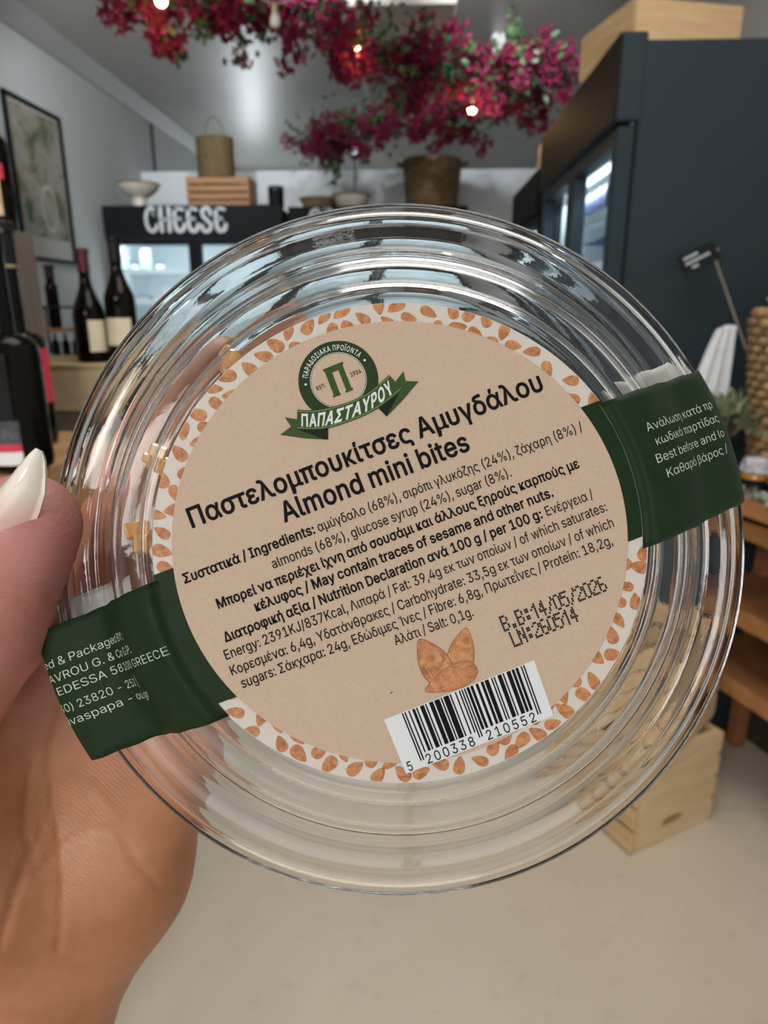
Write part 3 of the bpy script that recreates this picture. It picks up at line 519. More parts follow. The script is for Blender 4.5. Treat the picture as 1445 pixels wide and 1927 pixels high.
    (929,445,2,26,62,0,60,4,60,508,236,509,258,507,290,503,306,499,332,487,351,476,379,448,390,430,404,392,409,348,407,324,404,302,390,264,378,247,350,219,330,206,312,198,290,191,264,187,240,186,126,186,125,2,122,0,18,126,242,252,243,270,246,288,252,298,256,316,271,327,282,333,294,342,318,344,334,344,362,342,376,333,402,319,422,296,439,266,449,234,452,126,452),
    (931,477,1,23,44,0,43,2,44,51,192,207,250,262,192,316,56,458,56,508,429,508,430,454,428,452,137,452,168,424,214,378,314,274,315,252,314,250,188,118,124,56,192,57,432,57,433,54,432,1),
    (932,449,1,16,194,0,193,4,193,450,190,452,34,452,32,454,32,508,36,509,416,509,417,506,417,454,416,452,260,452,257,450,257,2,254,0),
    (933,472,1,12,204,0,203,2,203,208,17,508,92,508,208,318,236,265,280,344,380,508,454,509,268,208,268,1),
    (938,185,3,8,62,0,60,4,60,508,62,509,124,509,125,506,125,2,122,0,18,18,572,2,577,-8,584,-15,594,-20,612,-15,632,-8,641,2,649,20,653,40,648,51,638,56,634,60,624,61,612,60,602,56,592,46,582,38,576,20,162,572,144,577,134,586,129,592,126,601,124,614,125,624,129,632,138,643,146,648,164,653,184,648,195,638,200,634,204,624,205,612,204,602,200,592,190,582,182,576),
    (940,462,3,42,194,-8,178,-7,154,-2,134,6,114,17,96,32,82,46,67,64,53,90,39,134,35,160,35,216,46,268,56,290,68,312,82,331,97,346,116,360,136,370,156,378,180,383,224,384,250,378,268,371,298,350,311,338,327,314,339,292,346,269,372,378,428,378,379,190,434,0,377,0,348,112,333,78,319,54,304,36,280,13,262,4,238,-5,214,-7,32,199,46,218,47,244,54,266,68,280,81,293,96,312,132,323,160,330,190,317,234,307,258,295,280,280,298,260,316,248,322,226,328,208,330,190,329,160,320,148,313,126,292,116,278,104,248,98,216,96,192,97,166,104,130,111,108,122,89,137,72,158,56,174,51,6,188,429,187,434,198,528,262,528,230,430,226,429),
    (941,371,2,82,180,-7,160,-5,128,1,94,14,68,32,56,44,46,60,37,84,36,100,36,116,42,136,55,158,64,167,90,184,108,190,82,202,70,210,55,228,46,250,43,272,44,284,52,318,61,334,74,347,96,364,124,375,148,381,168,384,208,384,226,382,256,374,284,359,298,346,313,328,325,304,329,288,272,274,261,298,246,314,232,323,206,330,186,331,158,328,140,322,127,314,115,302,107,284,105,272,107,260,114,246,130,232,136,228,150,224,174,221,230,220,231,170,228,169,168,168,142,162,128,155,111,140,104,130,100,108,102,90,114,74,124,64,138,57,172,48,194,47,224,51,248,60,263,76,278,110,332,100,337,98,328,72,317,50,312,42,289,20,267,8,244,-1,212,-6,6,170,429,169,434,180,528,243,528,210,430,208,429),
    (942,410,2,43,298,-143,296,-140,296,238,295,258,290,276,284,290,274,303,260,315,246,323,222,328,196,328,174,323,150,310,136,298,126,284,122,272,114,242,114,2,112,0,54,0,53,4,54,378,112,378,112,315,136,348,152,362,168,372,186,379,206,383,224,384,246,383,264,380,280,376,294,369,310,360,322,348,332,336,341,320,348,304,353,286,357,244,357,-142,354,-143,6,190,429,190,434,202,528,265,528,232,430,228,429),
    (943,189,2,21,132,-2,118,-1,100,3,86,10,76,18,65,32,59,44,54,64,53,376,54,379,112,379,114,378,114,82,119,64,126,57,134,53,144,52,170,54,181,4,176,1,156,-2,6,64,429,63,434,74,528,138,528,106,430,102,429),
    (945,462,2,42,194,-8,178,-7,154,-2,134,6,114,17,96,32,82,46,67,64,53,90,39,134,35,160,35,216,46,268,56,290,68,312,82,331,97,346,116,360,136,370,156,378,180,383,224,384,250,378,268,371,298,350,311,338,327,314,339,292,346,269,372,378,428,378,379,190,434,0,377,0,348,112,333,78,319,54,304,36,280,13,262,4,238,-5,214,-7,32,199,46,218,47,244,54,266,68,280,81,293,96,312,132,323,160,330,190,317,234,307,258,295,280,280,298,260,316,248,322,226,328,208,330,190,329,160,320,148,313,126,292,116,278,104,248,98,216,96,192,97,166,104,130,111,108,122,89,137,72,158,56,174,51),
    (946,414,2,49,54,-143,53,-140,53,378,57,416,69,444,83,464,108,488,124,498,140,505,162,511,204,516,244,511,264,506,282,498,298,489,324,465,336,450,349,416,353,400,353,370,350,350,344,332,336,318,314,297,288,282,270,276,310,259,328,248,352,224,363,208,370,188,376,148,371,104,356,66,345,50,330,34,318,23,300,12,280,3,254,-4,218,-7,192,-5,168,2,154,9,140,20,129,30,114,53,114,-142,112,-143,49,204,50,222,51,242,53,266,62,282,72,294,84,308,106,312,122,315,146,313,168,308,187,301,202,291,214,278,228,262,236,244,240,224,242,178,242,176,244,176,297,214,299,232,301,262,314,283,336,289,348,292,368,294,380,288,412,280,426,271,436,256,447,242,453,206,459,184,457,168,453,152,446,138,437,128,426,120,412,115,396,114,378,114,138,118,114,125,94,134,80,144,70,158,62,172,56,184,53),
    (947,389,1,16,166,-143,164,-140,164,-4,18,378,82,379,85,378,175,128,194,60,220,144,304,378,308,379,370,379,370,376,225,-4,225,-142,222,-143),
    (948,406,2,64,194,-8,176,-7,142,1,116,12,96,24,78,41,63,60,54,74,39,116,35,150,35,194,39,220,46,242,55,262,67,280,78,292,98,310,134,329,172,338,140,349,126,356,116,362,100,376,94,386,87,406,86,418,91,444,105,466,116,477,144,491,166,498,190,503,234,508,320,509,322,506,321,454,232,454,192,450,166,442,154,430,149,420,148,412,151,398,158,388,170,378,200,364,246,350,284,334,306,320,328,298,344,276,357,250,366,220,371,186,370,140,366,116,361,96,340,57,328,41,308,24,290,13,272,4,250,-3,228,-7,32,194,46,214,47,234,50,249,54,270,67,290,88,297,100,305,124,309,148,309,188,303,220,297,238,281,264,261,282,252,287,234,294,206,298,186,297,158,290,134,274,124,265,115,250,103,222,99,202,96,170,99,134,103,114,109,100,124,76,136,65,158,54,174,49),
    (949,371,1,82,180,-7,160,-5,128,1,94,14,68,32,56,44,46,60,37,84,36,100,36,116,42,136,55,158,64,167,90,184,108,190,82,202,70,210,55,228,46,250,43,272,44,284,52,318,61,334,74,347,96,364,124,375,148,381,168,384,208,384,226,382,256,374,284,359,298,346,313,328,325,304,329,288,272,274,261,298,246,314,232,323,206,330,186,331,158,328,140,322,127,314,115,302,107,284,105,272,107,260,114,246,130,232,136,228,150,224,174,221,230,220,231,170,228,169,168,168,142,162,128,155,111,140,104,130,100,108,102,90,114,74,124,64,138,57,172,48,194,47,224,51,248,60,263,76,278,110,332,100,337,98,328,72,317,50,312,42,289,20,267,8,244,-1,212,-6),
    (950,353,1,51,264,-98,263,-96,263,-32,260,-16,254,-7,244,-2,234,0,180,1,150,4,114,14,92,25,77,36,64,49,45,78,35,114,34,132,35,152,42,184,54,210,64,228,96,270,191,392,248,456,188,454,50,454,49,458,49,506,50,509,314,509,317,508,317,462,127,218,106,184,100,168,97,148,96,124,103,98,109,88,118,80,132,69,150,61,174,55,246,52,268,48,282,42,294,35,308,22,315,8,320,-12,321,-96,318,-98),
    (951,410,1,43,298,-143,296,-140,296,238,295,258,290,276,284,290,274,303,260,315,246,323,222,328,196,328,174,323,150,310,136,298,126,284,122,272,114,242,114,2,112,0,54,0,53,4,54,378,112,378,112,315,136,348,152,362,168,372,186,379,206,383,224,384,246,383,264,380,280,376,294,369,310,360,322,348,332,336,341,320,348,304,353,286,357,244,357,-142,354,-143),
    (952,432,3,43,210,-8,190,-6,166,-1,142,9,122,23,106,38,87,60,79,72,73,84,61,110,48,158,41,212,40,272,44,324,53,374,73,426,87,450,120,485,142,500,164,509,180,513,216,517,244,515,266,509,290,500,310,486,325,472,345,448,358,426,371,398,384,352,390,298,391,238,388,184,379,136,368,104,358,82,344,60,326,38,288,9,266,-1,252,-4,236,-6,18,212,46,242,49,264,58,284,74,300,94,312,117,319,140,325,166,328,198,328,228,102,228,103,196,112,142,121,114,132,94,148,74,166,58,190,49,19,103,280,328,280,328,312,325,344,319,368,312,391,300,414,282,436,264,450,242,459,216,462,194,459,166,450,147,434,132,414,120,392,113,370,107,342,103,312),
    (953,189,1,21,132,-2,118,-1,100,3,86,10,76,18,65,32,59,44,54,64,53,376,54,379,112,379,114,378,114,82,119,64,126,57,134,53,144,52,170,54,181,4,176,1,156,-2),
    (954,364,1,19,54,0,53,4,54,378,114,378,114,214,116,212,142,212,147,214,282,378,354,379,193,188,353,0,278,1,142,166,118,167,115,166,114,164,114,2,112,0),
    (955,443,1,41,384,-7,358,-3,344,2,330,9,318,18,308,28,292,52,279,80,224,226,194,318,164,220,85,2,82,0,18,0,163,382,147,422,136,441,126,452,116,457,98,460,86,460,66,456,65,458,52,506,52,510,86,516,112,515,128,512,156,500,188,468,209,428,331,104,344,78,360,58,370,52,388,49,420,52,421,50,434,0,426,-4,410,-6),
    (956,407,1,46,54,-143,53,-140,54,378,112,379,114,378,114,134,120,106,126,92,139,74,146,67,160,59,174,53,206,48,238,53,264,66,278,80,285,92,290,106,296,134,296,378,356,378,358,78,361,66,365,60,370,57,382,53,404,52,404,1,370,1,350,5,334,12,322,22,311,34,300,56,286,31,262,11,240,0,228,-3,216,-5,194,-5,172,0,148,11,127,30,114,49,114,-142,112,-143),
    (957,406,1,21,180,0,62,311,56,319,44,327,18,329,17,330,18,381,46,381,78,372,98,361,115,340,122,324,187,144,212,60,237,144,322,378,326,379,388,379,388,376,245,2,242,0),
    (958,386,1,89,286,-98,284,-96,284,-24,281,-12,274,-5,254,0,178,1,150,6,124,13,102,23,82,37,64,56,49,80,41,104,38,138,41,166,46,180,53,196,70,218,80,229,94,238,108,246,126,253,166,264,118,277,100,286,92,293,78,308,72,318,67,330,64,344,65,378,68,394,74,408,83,420,92,429,116,444,132,451,159,460,150,460,62,458,61,506,62,509,328,509,332,508,331,460,260,455,228,451,204,446,166,432,149,420,135,406,128,388,125,366,128,346,132,334,139,322,152,309,166,300,184,293,206,289,307,288,308,234,196,232,170,227,150,220,132,209,117,194,108,180,103,166,100,142,102,122,108,102,116,90,122,84,130,76,146,66,166,59,188,55,214,53,262,52,286,48,310,39,318,33,329,22,337,8,342,-10,343,-96,340,-98),
    (959,415,2,43,198,-8,182,-7,158,-2,136,6,118,16,96,31,82,45,68,64,56,84,47,106,40,132,34,186,36,212,40,244,45,266,55,290,68,313,82,331,97,346,116,360,136,370,158,378,190,383,232,383,276,372,300,360,318,344,334,329,347,312,359,292,368,270,376,244,380,206,380,158,376,132,370,110,359,84,347,64,334,47,316,30,298,15,256,-2,232,-7,32,202,46,226,48,244,52,258,57,283,78,300,102,308,120,316,150,319,184,316,220,312,242,301,272,292,288,280,302,258,319,228,329,210,330,188,329,162,320,144,310,133,298,115,274,107,256,99,224,96,190,99,154,103,134,114,104,124,88,138,72,158,57,172,51),
    (960,424,1,32,358,-2,346,-1,330,3,312,10,298,24,291,34,284,50,281,64,280,80,280,324,278,327,138,326,137,2,134,0,76,1,76,326,74,327,15,328,15,378,408,378,407,328,344,327,341,326,341,98,344,72,348,62,356,55,372,52,396,53,408,4,398,0,384,-2),
    (961,424,2,43,54,-143,53,-140,54,210,58,242,63,266,73,292,85,314,100,333,112,345,132,361,154,372,172,378,196,383,226,384,246,383,270,378,292,371,312,361,326,349,344,331,358,314,370,290,385,246,389,210,389,160,380,112,370,84,359,64,345,46,328,29,314,16,275,-2,252,-7,226,-8,204,-6,186,-2,172,4,148,21,128,43,118,58,115,58,114,-142,112,-143,33,211,48,238,48,254,51,268,58,280,66,292,78,306,96,316,116,325,150,327,168,328,192,325,228,317,258,310,276,302,290,282,311,256,324,238,329,210,329,192,326,174,320,152,304,132,278,125,264,119,244,113,210,113,170,116,150,124,118,135,94,152,74,174,57,188,51),
    (962,394,1,68,292,-98,290,-96,290,-44,288,-34,284,-20,276,-11,266,-5,254,-1,176,2,140,12,118,22,97,36,81,52,68,66,56,86,45,112,37,156,34,188,39,238,47,270,56,292,68,312,82,331,96,345,116,360,134,370,158,378,182,383,230,383,260,377,290,365,306,356,331,334,350,307,361,280,360,276,304,263,290,290,280,302,270,311,252,321,232,328,208,330,188,329,158,319,144,310,133,298,114,272,106,252,99,224,96,184,99,154,102,138,108,118,115,104,136,78,158,63,188,54,256,53,284,47,298,42,316,30,328,18,335,10,342,-4,348,-28,349,-96,346,-98),
    (963,434,2,41,198,-8,182,-7,158,-2,136,6,116,16,97,30,82,46,68,64,50,98,45,110,35,158,34,190,39,236,45,264,64,302,82,326,97,342,114,353,136,366,176,377,204,379,418,378,419,330,418,327,294,326,322,311,345,290,361,266,374,234,380,192,380,152,374,120,369,104,359,82,347,62,334,46,316,28,298,16,278,5,254,-3,232,-7,32,202,46,226,48,244,52,258,57,283,78,300,102,308,120,316,150,319,184,316,220,312,242,307,258,292,286,271,306,258,314,228,324,210,325,188,324,158,314,144,306,124,286,109,260,103,242,99,220,96,190,99,154,103,134,110,112,124,88,144,67,158,57,172,51),
    (964,325,1,27,228,-4,212,-3,194,1,174,10,158,23,148,34,138,54,134,70,132,92,132,324,8,325,6,328,7,378,318,378,319,328,318,325,196,325,193,324,194,82,202,62,214,54,222,51,236,50,268,53,280,4,278,1,260,-3),
    (965,410,1,43,196,-7,180,-6,142,2,122,11,106,20,80,46,71,60,63,78,57,98,53,138,53,378,56,379,112,379,114,378,114,130,118,106,123,94,132,78,138,72,156,59,168,54,190,49,218,49,246,55,267,68,278,78,283,86,291,106,296,144,296,378,298,379,356,379,357,376,357,138,353,98,346,76,339,60,319,34,304,20,288,11,270,3,246,-3,228,-6),
    (966,501,2,68,220,-143,219,-140,218,-8,182,-2,156,5,130,16,108,29,90,45,74,64,60,84,48,108,41,132,36,158,34,188,35,214,42,254,48,276,56,295,75,326,88,341,104,357,120,368,140,377,154,381,156,380,170,330,155,324,142,317,134,310,115,286,108,270,100,246,96,206,96,172,99,150,112,112,121,98,134,82,166,61,192,52,218,48,219,272,222,306,231,334,248,358,264,373,276,379,304,386,340,385,360,381,396,363,406,354,426,334,438,316,449,294,462,252,465,226,465,168,460,136,451,110,440,86,425,64,404,41,384,27,342,6,312,-2,280,-8,280,-142,23,281,48,322,58,352,72,360,78,378,97,388,112,396,130,401,152,405,174,406,202,403,238,395,272,387,290,372,311,356,324,342,330,324,332,308,329,300,326,292,318,286,310,281,292,280,52),
    (967,394,1,36,26,-143,25,-140,163,122,72,297,62,314,56,320,48,324,32,326,6,327,6,381,40,382,68,377,90,366,102,354,122,324,196,182,200,186,304,378,368,379,368,376,230,120,316,-50,331,-76,338,-81,346,-85,388,-88,388,-142,354,-142,326,-138,302,-127,293,-118,280,-102,270,-84,198,58,196,60,90,-142),
    (969,560,1,89,168,-5,135,0,104,13,88,24,62,54,52,72,43,96,35,150,34,174,37,218,46,260,53,280,70,316,89,348,108,371,116,379,184,378,143,326,125,294,109,258,99,216,96,166,97,142,101,120,107,100,116,82,128,68,142,57,156,52,176,49,194,51,207,56,220,65,233,80,240,94,246,114,251,162,252,244,308,245,310,242,311,136,314,114,320,94,328,76,338,65,348,56,364,51,382,49,400,51,418,57,430,66,443,80,452,98,459,118,463,142,464,174,461,218,453,250,442,280,435,296,416,328,376,378,444,378,471,348,498,302,517,246,523,212,525,196,525,166,521,116,515,92,507,72,487,40,472,25,442,5,424,-1,404,-4,368,-5,340,1,314,16,302,28,295,36,280,66,265,38,256,28,244,16,234,9,204,-3,190,-5),
    (972,415,3,43,198,-8,182,-7,158,-2,136,6,118,16,96,31,82,45,68,64,56,84,47,106,40,132,34,186,36,212,40,244,45,266,55,290,68,313,82,331,97,346,116,360,136,370,158,378,190,383,232,383,276,372,300,360,318,344,334,329,347,312,359,292,368,270,376,244,380,206,380,158,376,132,370,110,359,84,347,64,334,47,316,30,298,15,256,-2,232,-7,32,202,46,226,48,244,52,258,57,283,78,300,102,308,120,316,150,319,184,316,220,312,242,301,272,292,288,280,302,258,319,228,329,210,330,188,329,162,320,144,310,133,298,115,274,107,256,99,224,96,190,99,154,103,134,114,104,124,88,138,72,158,57,172,51,6,188,429,187,434,198,528,262,528,230,430,226,429),
    (973,410,2,43,196,-7,180,-6,142,2,122,11,106,20,80,46,71,60,63,78,57,98,53,138,53,378,56,379,112,379,114,378,114,130,118,106,123,94,132,78,138,72,156,59,168,54,190,49,218,49,246,55,267,68,278,78,283,86,291,106,296,144,296,378,298,379,356,379,357,376,357,138,353,98,346,76,339,60,319,34,304,20,288,11,270,3,246,-3,228,-6,6,186,429,185,434,196,528,259,528,226,430,224,429),
    (974,560,2,89,168,-5,135,0,104,13,88,24,62,54,52,72,43,96,35,150,34,174,37,218,46,260,53,280,70,316,89,348,108,371,116,379,184,378,143,326,125,294,109,258,99,216,96,166,97,142,101,120,107,100,116,82,128,68,142,57,156,52,176,49,194,51,207,56,220,65,233,80,240,94,246,114,251,162,252,244,308,245,310,242,311,136,314,114,320,94,328,76,338,65,348,56,364,51,382,49,400,51,418,57,430,66,443,80,452,98,459,118,463,142,464,174,461,218,453,250,442,280,435,296,416,328,376,378,444,378,471,348,498,302,517,246,523,212,525,196,525,166,521,116,515,92,507,72,487,40,472,25,442,5,424,-1,404,-4,368,-5,340,1,314,16,302,28,295,36,280,66,265,38,256,28,244,16,234,9,204,-3,190,-5,6,260,429,260,434,272,528,335,528,302,430,300,429),
]
GLYPH = {}
for _row in GLYPH_ROWS:
    _k, _loops = 3, []
    for _i in range(_row[2]):
        _c = _row[_k]
        _loops.append([(_row[_k + 1 + 2 * _j], _row[_k + 2 + 2 * _j]) for _j in range(_c)][::-1])
        _k += 1 + 2 * _c
    GLYPH[chr(_row[0])] = (_row[1], _loops)
CAP = 509.0
SPACE = 165.0


def loop_area(c):
    return sum(c[i - 1][0] * c[i][1] - c[i][0] * c[i - 1][1] for i in range(len(c))) / 2


def intersect_line_line_2d_free(a0, a1, b0, b1):
    d, e = a1 - a0, b1 - b0
    k = d.x * e.y - d.y * e.x
    if abs(k) < 1e-3 * d.length * e.length + 1e-9:
        return None
    t = ((b0.x - a0.x) * e.y - (b0.y - a0.y) * e.x) / k
    return a0 + d * t


def fatten(c, off):
    """shift every point of an outline outwards by off"""
    c = [Vector(p) for p in c]
    k = 0
    while k < len(c) and len(c) > 3:          # square off tiny rounded corners first
        if (c[k] - c[k - 1]).length < 13:
            a0, a1, b1, b0 = c[k - 2], c[k - 1], c[k], c[(k + 1) % len(c)]
            q = intersect_line_line_2d_free(a0, a1, b0, b1)
            if q is None or (q - (a1 + b1) / 2).length > 11:
                q = (a1 + b1) / 2
            c[k] = q
            del c[k - 1]
            k = max(0, k - 1)
        else:
            k += 1
    c = [tuple(p) for p in c]
    if not off:
        return c
    out, n = [], len(c)
    for i in range(n):
        (ax, ay), (bx, by), (cx, cy) = c[i - 1], c[i], c[(i + 1) % n]
        d1, d2 = Vector((bx - ax, by - ay)), Vector((cx - bx, cy - by))
        d1.normalize()
        d2.normalize()
        n1, n2 = Vector((d1.y, -d1.x)), Vector((d2.y, -d2.x))
        k = n1 + n2
        k = k / max(0.5, 1 + n1.dot(n2)) if k.length > 1e-6 else n1
        out.append((bx + k.x * off, by + k.y * off))
    return out


def inside(p, c):
    r = False
    for i in range(len(c)):
        (ax, ay), (bx, by) = c[i - 1], c[i]
        if (ay > p[1]) != (by > p[1]) and p[0] < (bx - ax) * (p[1] - ay) / (by - ay) + ax:
            r = not r
    return r


def glyph_polys(ch, off):
    """[[outer, hole, ...], ...] of one character"""
    loops = [fatten(l, off) for l in GLYPH[ch][1]]
    outs = [[l] for l in loops if loop_area(l) > 0]
    for l in loops:
        if loop_area(l) < 0:
            for o in outs:
                if inside(l[0], o[0]):
                    o.append(l)
                    break
    return outs


def layout(text, off=0.0, track=0.0):
    """[(char, x)] and the total width, in 1/1000"""
    x, out = 0.0, []
    for ch in text:
        if ch == ' ':
            x += SPACE + track
            continue
        out.append((ch, x))
        x += GLYPH[ch][0] + track + off * 0.7
    return out, x - track


def put_text(mb, text, mp, cap, width=None, off=0.0, mi=0, track=0.0, dense=0):
    """write text along +x from the origin of the flat map mp; width fits it"""
    items, w = layout(text, off, track)
    sy = cap / CAP
    sx = width / w if width else sy
    for ch, x in items:
        for loops in glyph_polys(ch, off):
            L = [[((px + x) * sx, py * sy) for px, py in l] for l in loops]
            if dense:
                L = [densify(l, dense) for l in L]
            mb.poly(L, mp, mi)


def densify(l, step):
    out = []
    for i in range(len(l)):
        a, b = Vector(l[i]), Vector(l[(i + 1) % len(l)])
        k = max(1, int((b - a).length / step))
        out += [tuple(a.lerp(b, j / k)) for j in range(k)]
    return out

# ================================================================== the room
LW, RW, BW, PW, FW, CZ = -2.32, 1.40, 9.5, 6.25, -2.40, 3.06
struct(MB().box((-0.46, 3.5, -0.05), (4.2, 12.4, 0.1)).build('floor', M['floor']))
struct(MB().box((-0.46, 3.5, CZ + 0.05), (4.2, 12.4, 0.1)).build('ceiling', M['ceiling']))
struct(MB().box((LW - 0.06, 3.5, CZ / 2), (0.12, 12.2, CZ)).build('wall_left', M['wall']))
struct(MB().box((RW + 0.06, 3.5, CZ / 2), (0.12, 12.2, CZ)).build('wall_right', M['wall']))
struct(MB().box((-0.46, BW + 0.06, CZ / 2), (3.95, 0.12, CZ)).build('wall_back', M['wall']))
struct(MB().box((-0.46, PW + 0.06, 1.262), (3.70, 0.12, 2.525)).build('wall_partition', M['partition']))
fwb = MB()
fwb.box((-0.46, FW, 0.2), (3.7, 0.12, 0.4)).box((-0.46, FW, 2.81), (3.7, 0.12, 0.5))
fwb.box((-2.11, FW, 1.48), (0.4, 0.12, 2.16)).box((1.3, FW, 1.48), (0.2, 0.12, 2.16))
struct(fwb.build('wall_front', M['wall']))
w1 = MB()
for x in (-1.9, -0.9, 0.2, 1.19):
    w1.box((x, FW, 1.48), (0.05, 0.06, 2.16))
for z in (0.42, 1.95, 2.54):
    w1.box((-0.355, FW, z), (3.1, 0.06, 0.05))
struct(w1.build('window_1', M['blackmetal']))
# sloped crown between left wall and ceiling
cr = MB()
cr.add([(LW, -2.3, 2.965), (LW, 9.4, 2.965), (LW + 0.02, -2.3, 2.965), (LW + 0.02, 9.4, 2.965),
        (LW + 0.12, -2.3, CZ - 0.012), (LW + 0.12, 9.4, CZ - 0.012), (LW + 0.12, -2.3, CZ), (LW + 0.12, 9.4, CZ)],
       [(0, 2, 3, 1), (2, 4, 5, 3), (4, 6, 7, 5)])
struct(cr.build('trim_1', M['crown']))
# boxed duct below the ceiling, with a dark vent
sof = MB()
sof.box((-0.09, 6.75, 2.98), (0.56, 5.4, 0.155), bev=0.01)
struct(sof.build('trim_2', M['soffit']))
v = thing('ceiling_vent', 'small dark slotted vent under the boxed ceiling duct', 'vent', (-0.07, 5.38, 2.9))
MB().box((0, 0, -0.004), (0.27, 0.17, 0.008)).build('vent_frame', M['vent'], v)
for k in range(5):
    MB().box((0, -0.06 + 0.03 * k, -0.010), (0.24, 0.010, 0.006)).build('slat', M['blackmetal'], v)
sd = thing('ceiling_speaker', 'small white box fixed to the ceiling behind the garland', 'speaker', tuple(at(937, 84, z=3.0)))
MB().box((0, 0, 0), (0.09, 0.09, 0.11), bev=0.012).build('housing', M['paper_white'], sd)
MB().box((0, 0, 0.058), (0.04, 0.04, 0.012)).build('bracket', M['paper_white'], sd)

# ceiling spotlights added out of view nearer the camera, to brighten the back partition
for k, (x, tx) in enumerate(((-1.55, -1.9), (-0.55, -0.7), (0.45, 0.5))):
    t = thing('added_fill_spotlight', ('added white fill spotlight on the ceiling, nearest the left wall', 'added white fill spotlight on the ceiling, middle of three', 'added white fill spotlight on the ceiling, nearest the right wall')[k], 'spotlight', (x, 2.9, CZ))
    MB().box((0, 0, -.012), (.12, .04, .024), bev=.004).build('ceiling_mount', M['paper_white'], t)
    MB().tube([(0, 0, -.02), (0, 0, -.10)], .008).build('arm', M['paper_white'], t)
    MB().tube([(0, -.06, -.10), (0, .05, -.135)], [.036, .046], 20).build('lamp_can', M['paper_white'], t)
    d = bpy.data.lights.new('fill_spot_beam', 'SPOT')
    d.energy, d.color, d.spot_size, d.spot_blend, d.shadow_soft_size = 135, (0.90, 0.96, 1.0), math.radians(62), .8, .06
    o = bpy.data.objects.new('fill_spot_beam', d)
    COL.objects.link(o)
    o.parent = t
    o.location = (0, .075, -.145)
    o.rotation_euler = (Vector((tx, 6.2, 2.25)) - Vector((x, 2.975, CZ - .145))).to_track_quat('-Z', 'Y').to_euler()

# ================================================================== refrigerated cabinets


def stroke_letters(mb, strokes, w, mp, mi=0):
    """round-ended brush strokes in a flat map"""
    for path, ww in strokes:
        P = [Vector((x, y)) for x, y in path]
        Q = []
        for i in range(len(P) - 1):      # catmull-rom
            p0, p1, p2, p3 = P[max(i - 1, 0)], P[i], P[i + 1], P[min(i + 2, len(P) - 1)]
            for k in range(6):
                t = k / 6
                Q.append(0.5 * ((2 * p1) + (p2 - p0) * t + (2 * p0 - 5 * p1 + 4 * p2 - p3) * t * t + (3 * p1 - p0 - 3 * p2 + p3) * t ** 3))
        Q.append(P[-1])
        h = w * ww / 2
        L, R = [], []
        for i, q in enumerate(Q):
            t = (Q[min(i + 1, len(Q) - 1)] - Q[max(i - 1, 0)])
            t.normalize()
            n = Vector((-t.y, t.x))
            L.append(q + n * h)
            R.append(q - n * h)
        V = [mp(p.x, p.y) for p in L + R]
        n = len(Q)
        mb.add(V, [(n + i, n + i + 1, i + 1, i) for i in range(n - 1)], mi)
        for q, t in ((Q[0], Q[0] - Q[1]), (Q[-1], Q[-1] - Q[-2])):
            a = math.atan2(t.y, t.x)
            pts = [q + Vector((math.cos(a + s), math.sin(a + s))) * h for s in np.linspace(-PI / 2, PI / 2, 8)]
            mb.add([mp(p.x, p.y) for p in pts], [tuple(range(8))], mi)


BRUSH = {
    'C': [([(.60, .74), (.56, .93), (.36, 1.0), (.14, .84), (.06, .5), (.16, .14), (.38, .02), (.60, .10), (.68, .26)], 1), ([(.58, .76), (.57, .80)], 1.5)],
    'H': [([(.14, 1.0), (.13, .5), (.15, .03)], 1.15), ([(.62, 1.0), (.63, .5), (.61, .03)], 1.15), ([(.16, .50), (.60, .52)], .7)],
    'E': [([(.10, .97), (.35, .98), (.66, .93)], .8), ([(.16, .95), (.13, .5), (.20, .12), (.40, .02), (.62, .10), (.70, .28)], 1.15), ([(.16, .55), (.35, .55), (.50, .60)], .7), ([(.50, .50), (.50, .62)], .6)],
    'S': [([(.64, .74), (.58, .93), (.38, 1.0), (.18, .88), (.20, .66), (.44, .46), (.64, .28), (.56, .08), (.34, .0), (.14, .08), (.10, .24)], 1.05)],
    'G': [([(.64, .78), (.56, .95), (.36, 1.0), (.14, .84), (.06, .5), (.16, .14), (.38, .02), (.62, .14), (.64, .45), (.42, .45)], 1)],
    'R': [([(.14, 1.0), (.13, .5), (.15, .03)], 1.15), ([(.14, .96), (.45, 1.0), (.62, .78), (.45, .56), (.18, .52)], .9), ([(.36, .52), (.66, .04)], 1.0)],
    'O': [([(.38, 1.0), (.14, .84), (.06, .5), (.16, .14), (.38, .02), (.60, .14), (.70, .5), (.62, .84), (.38, 1.0)], 1)],
}


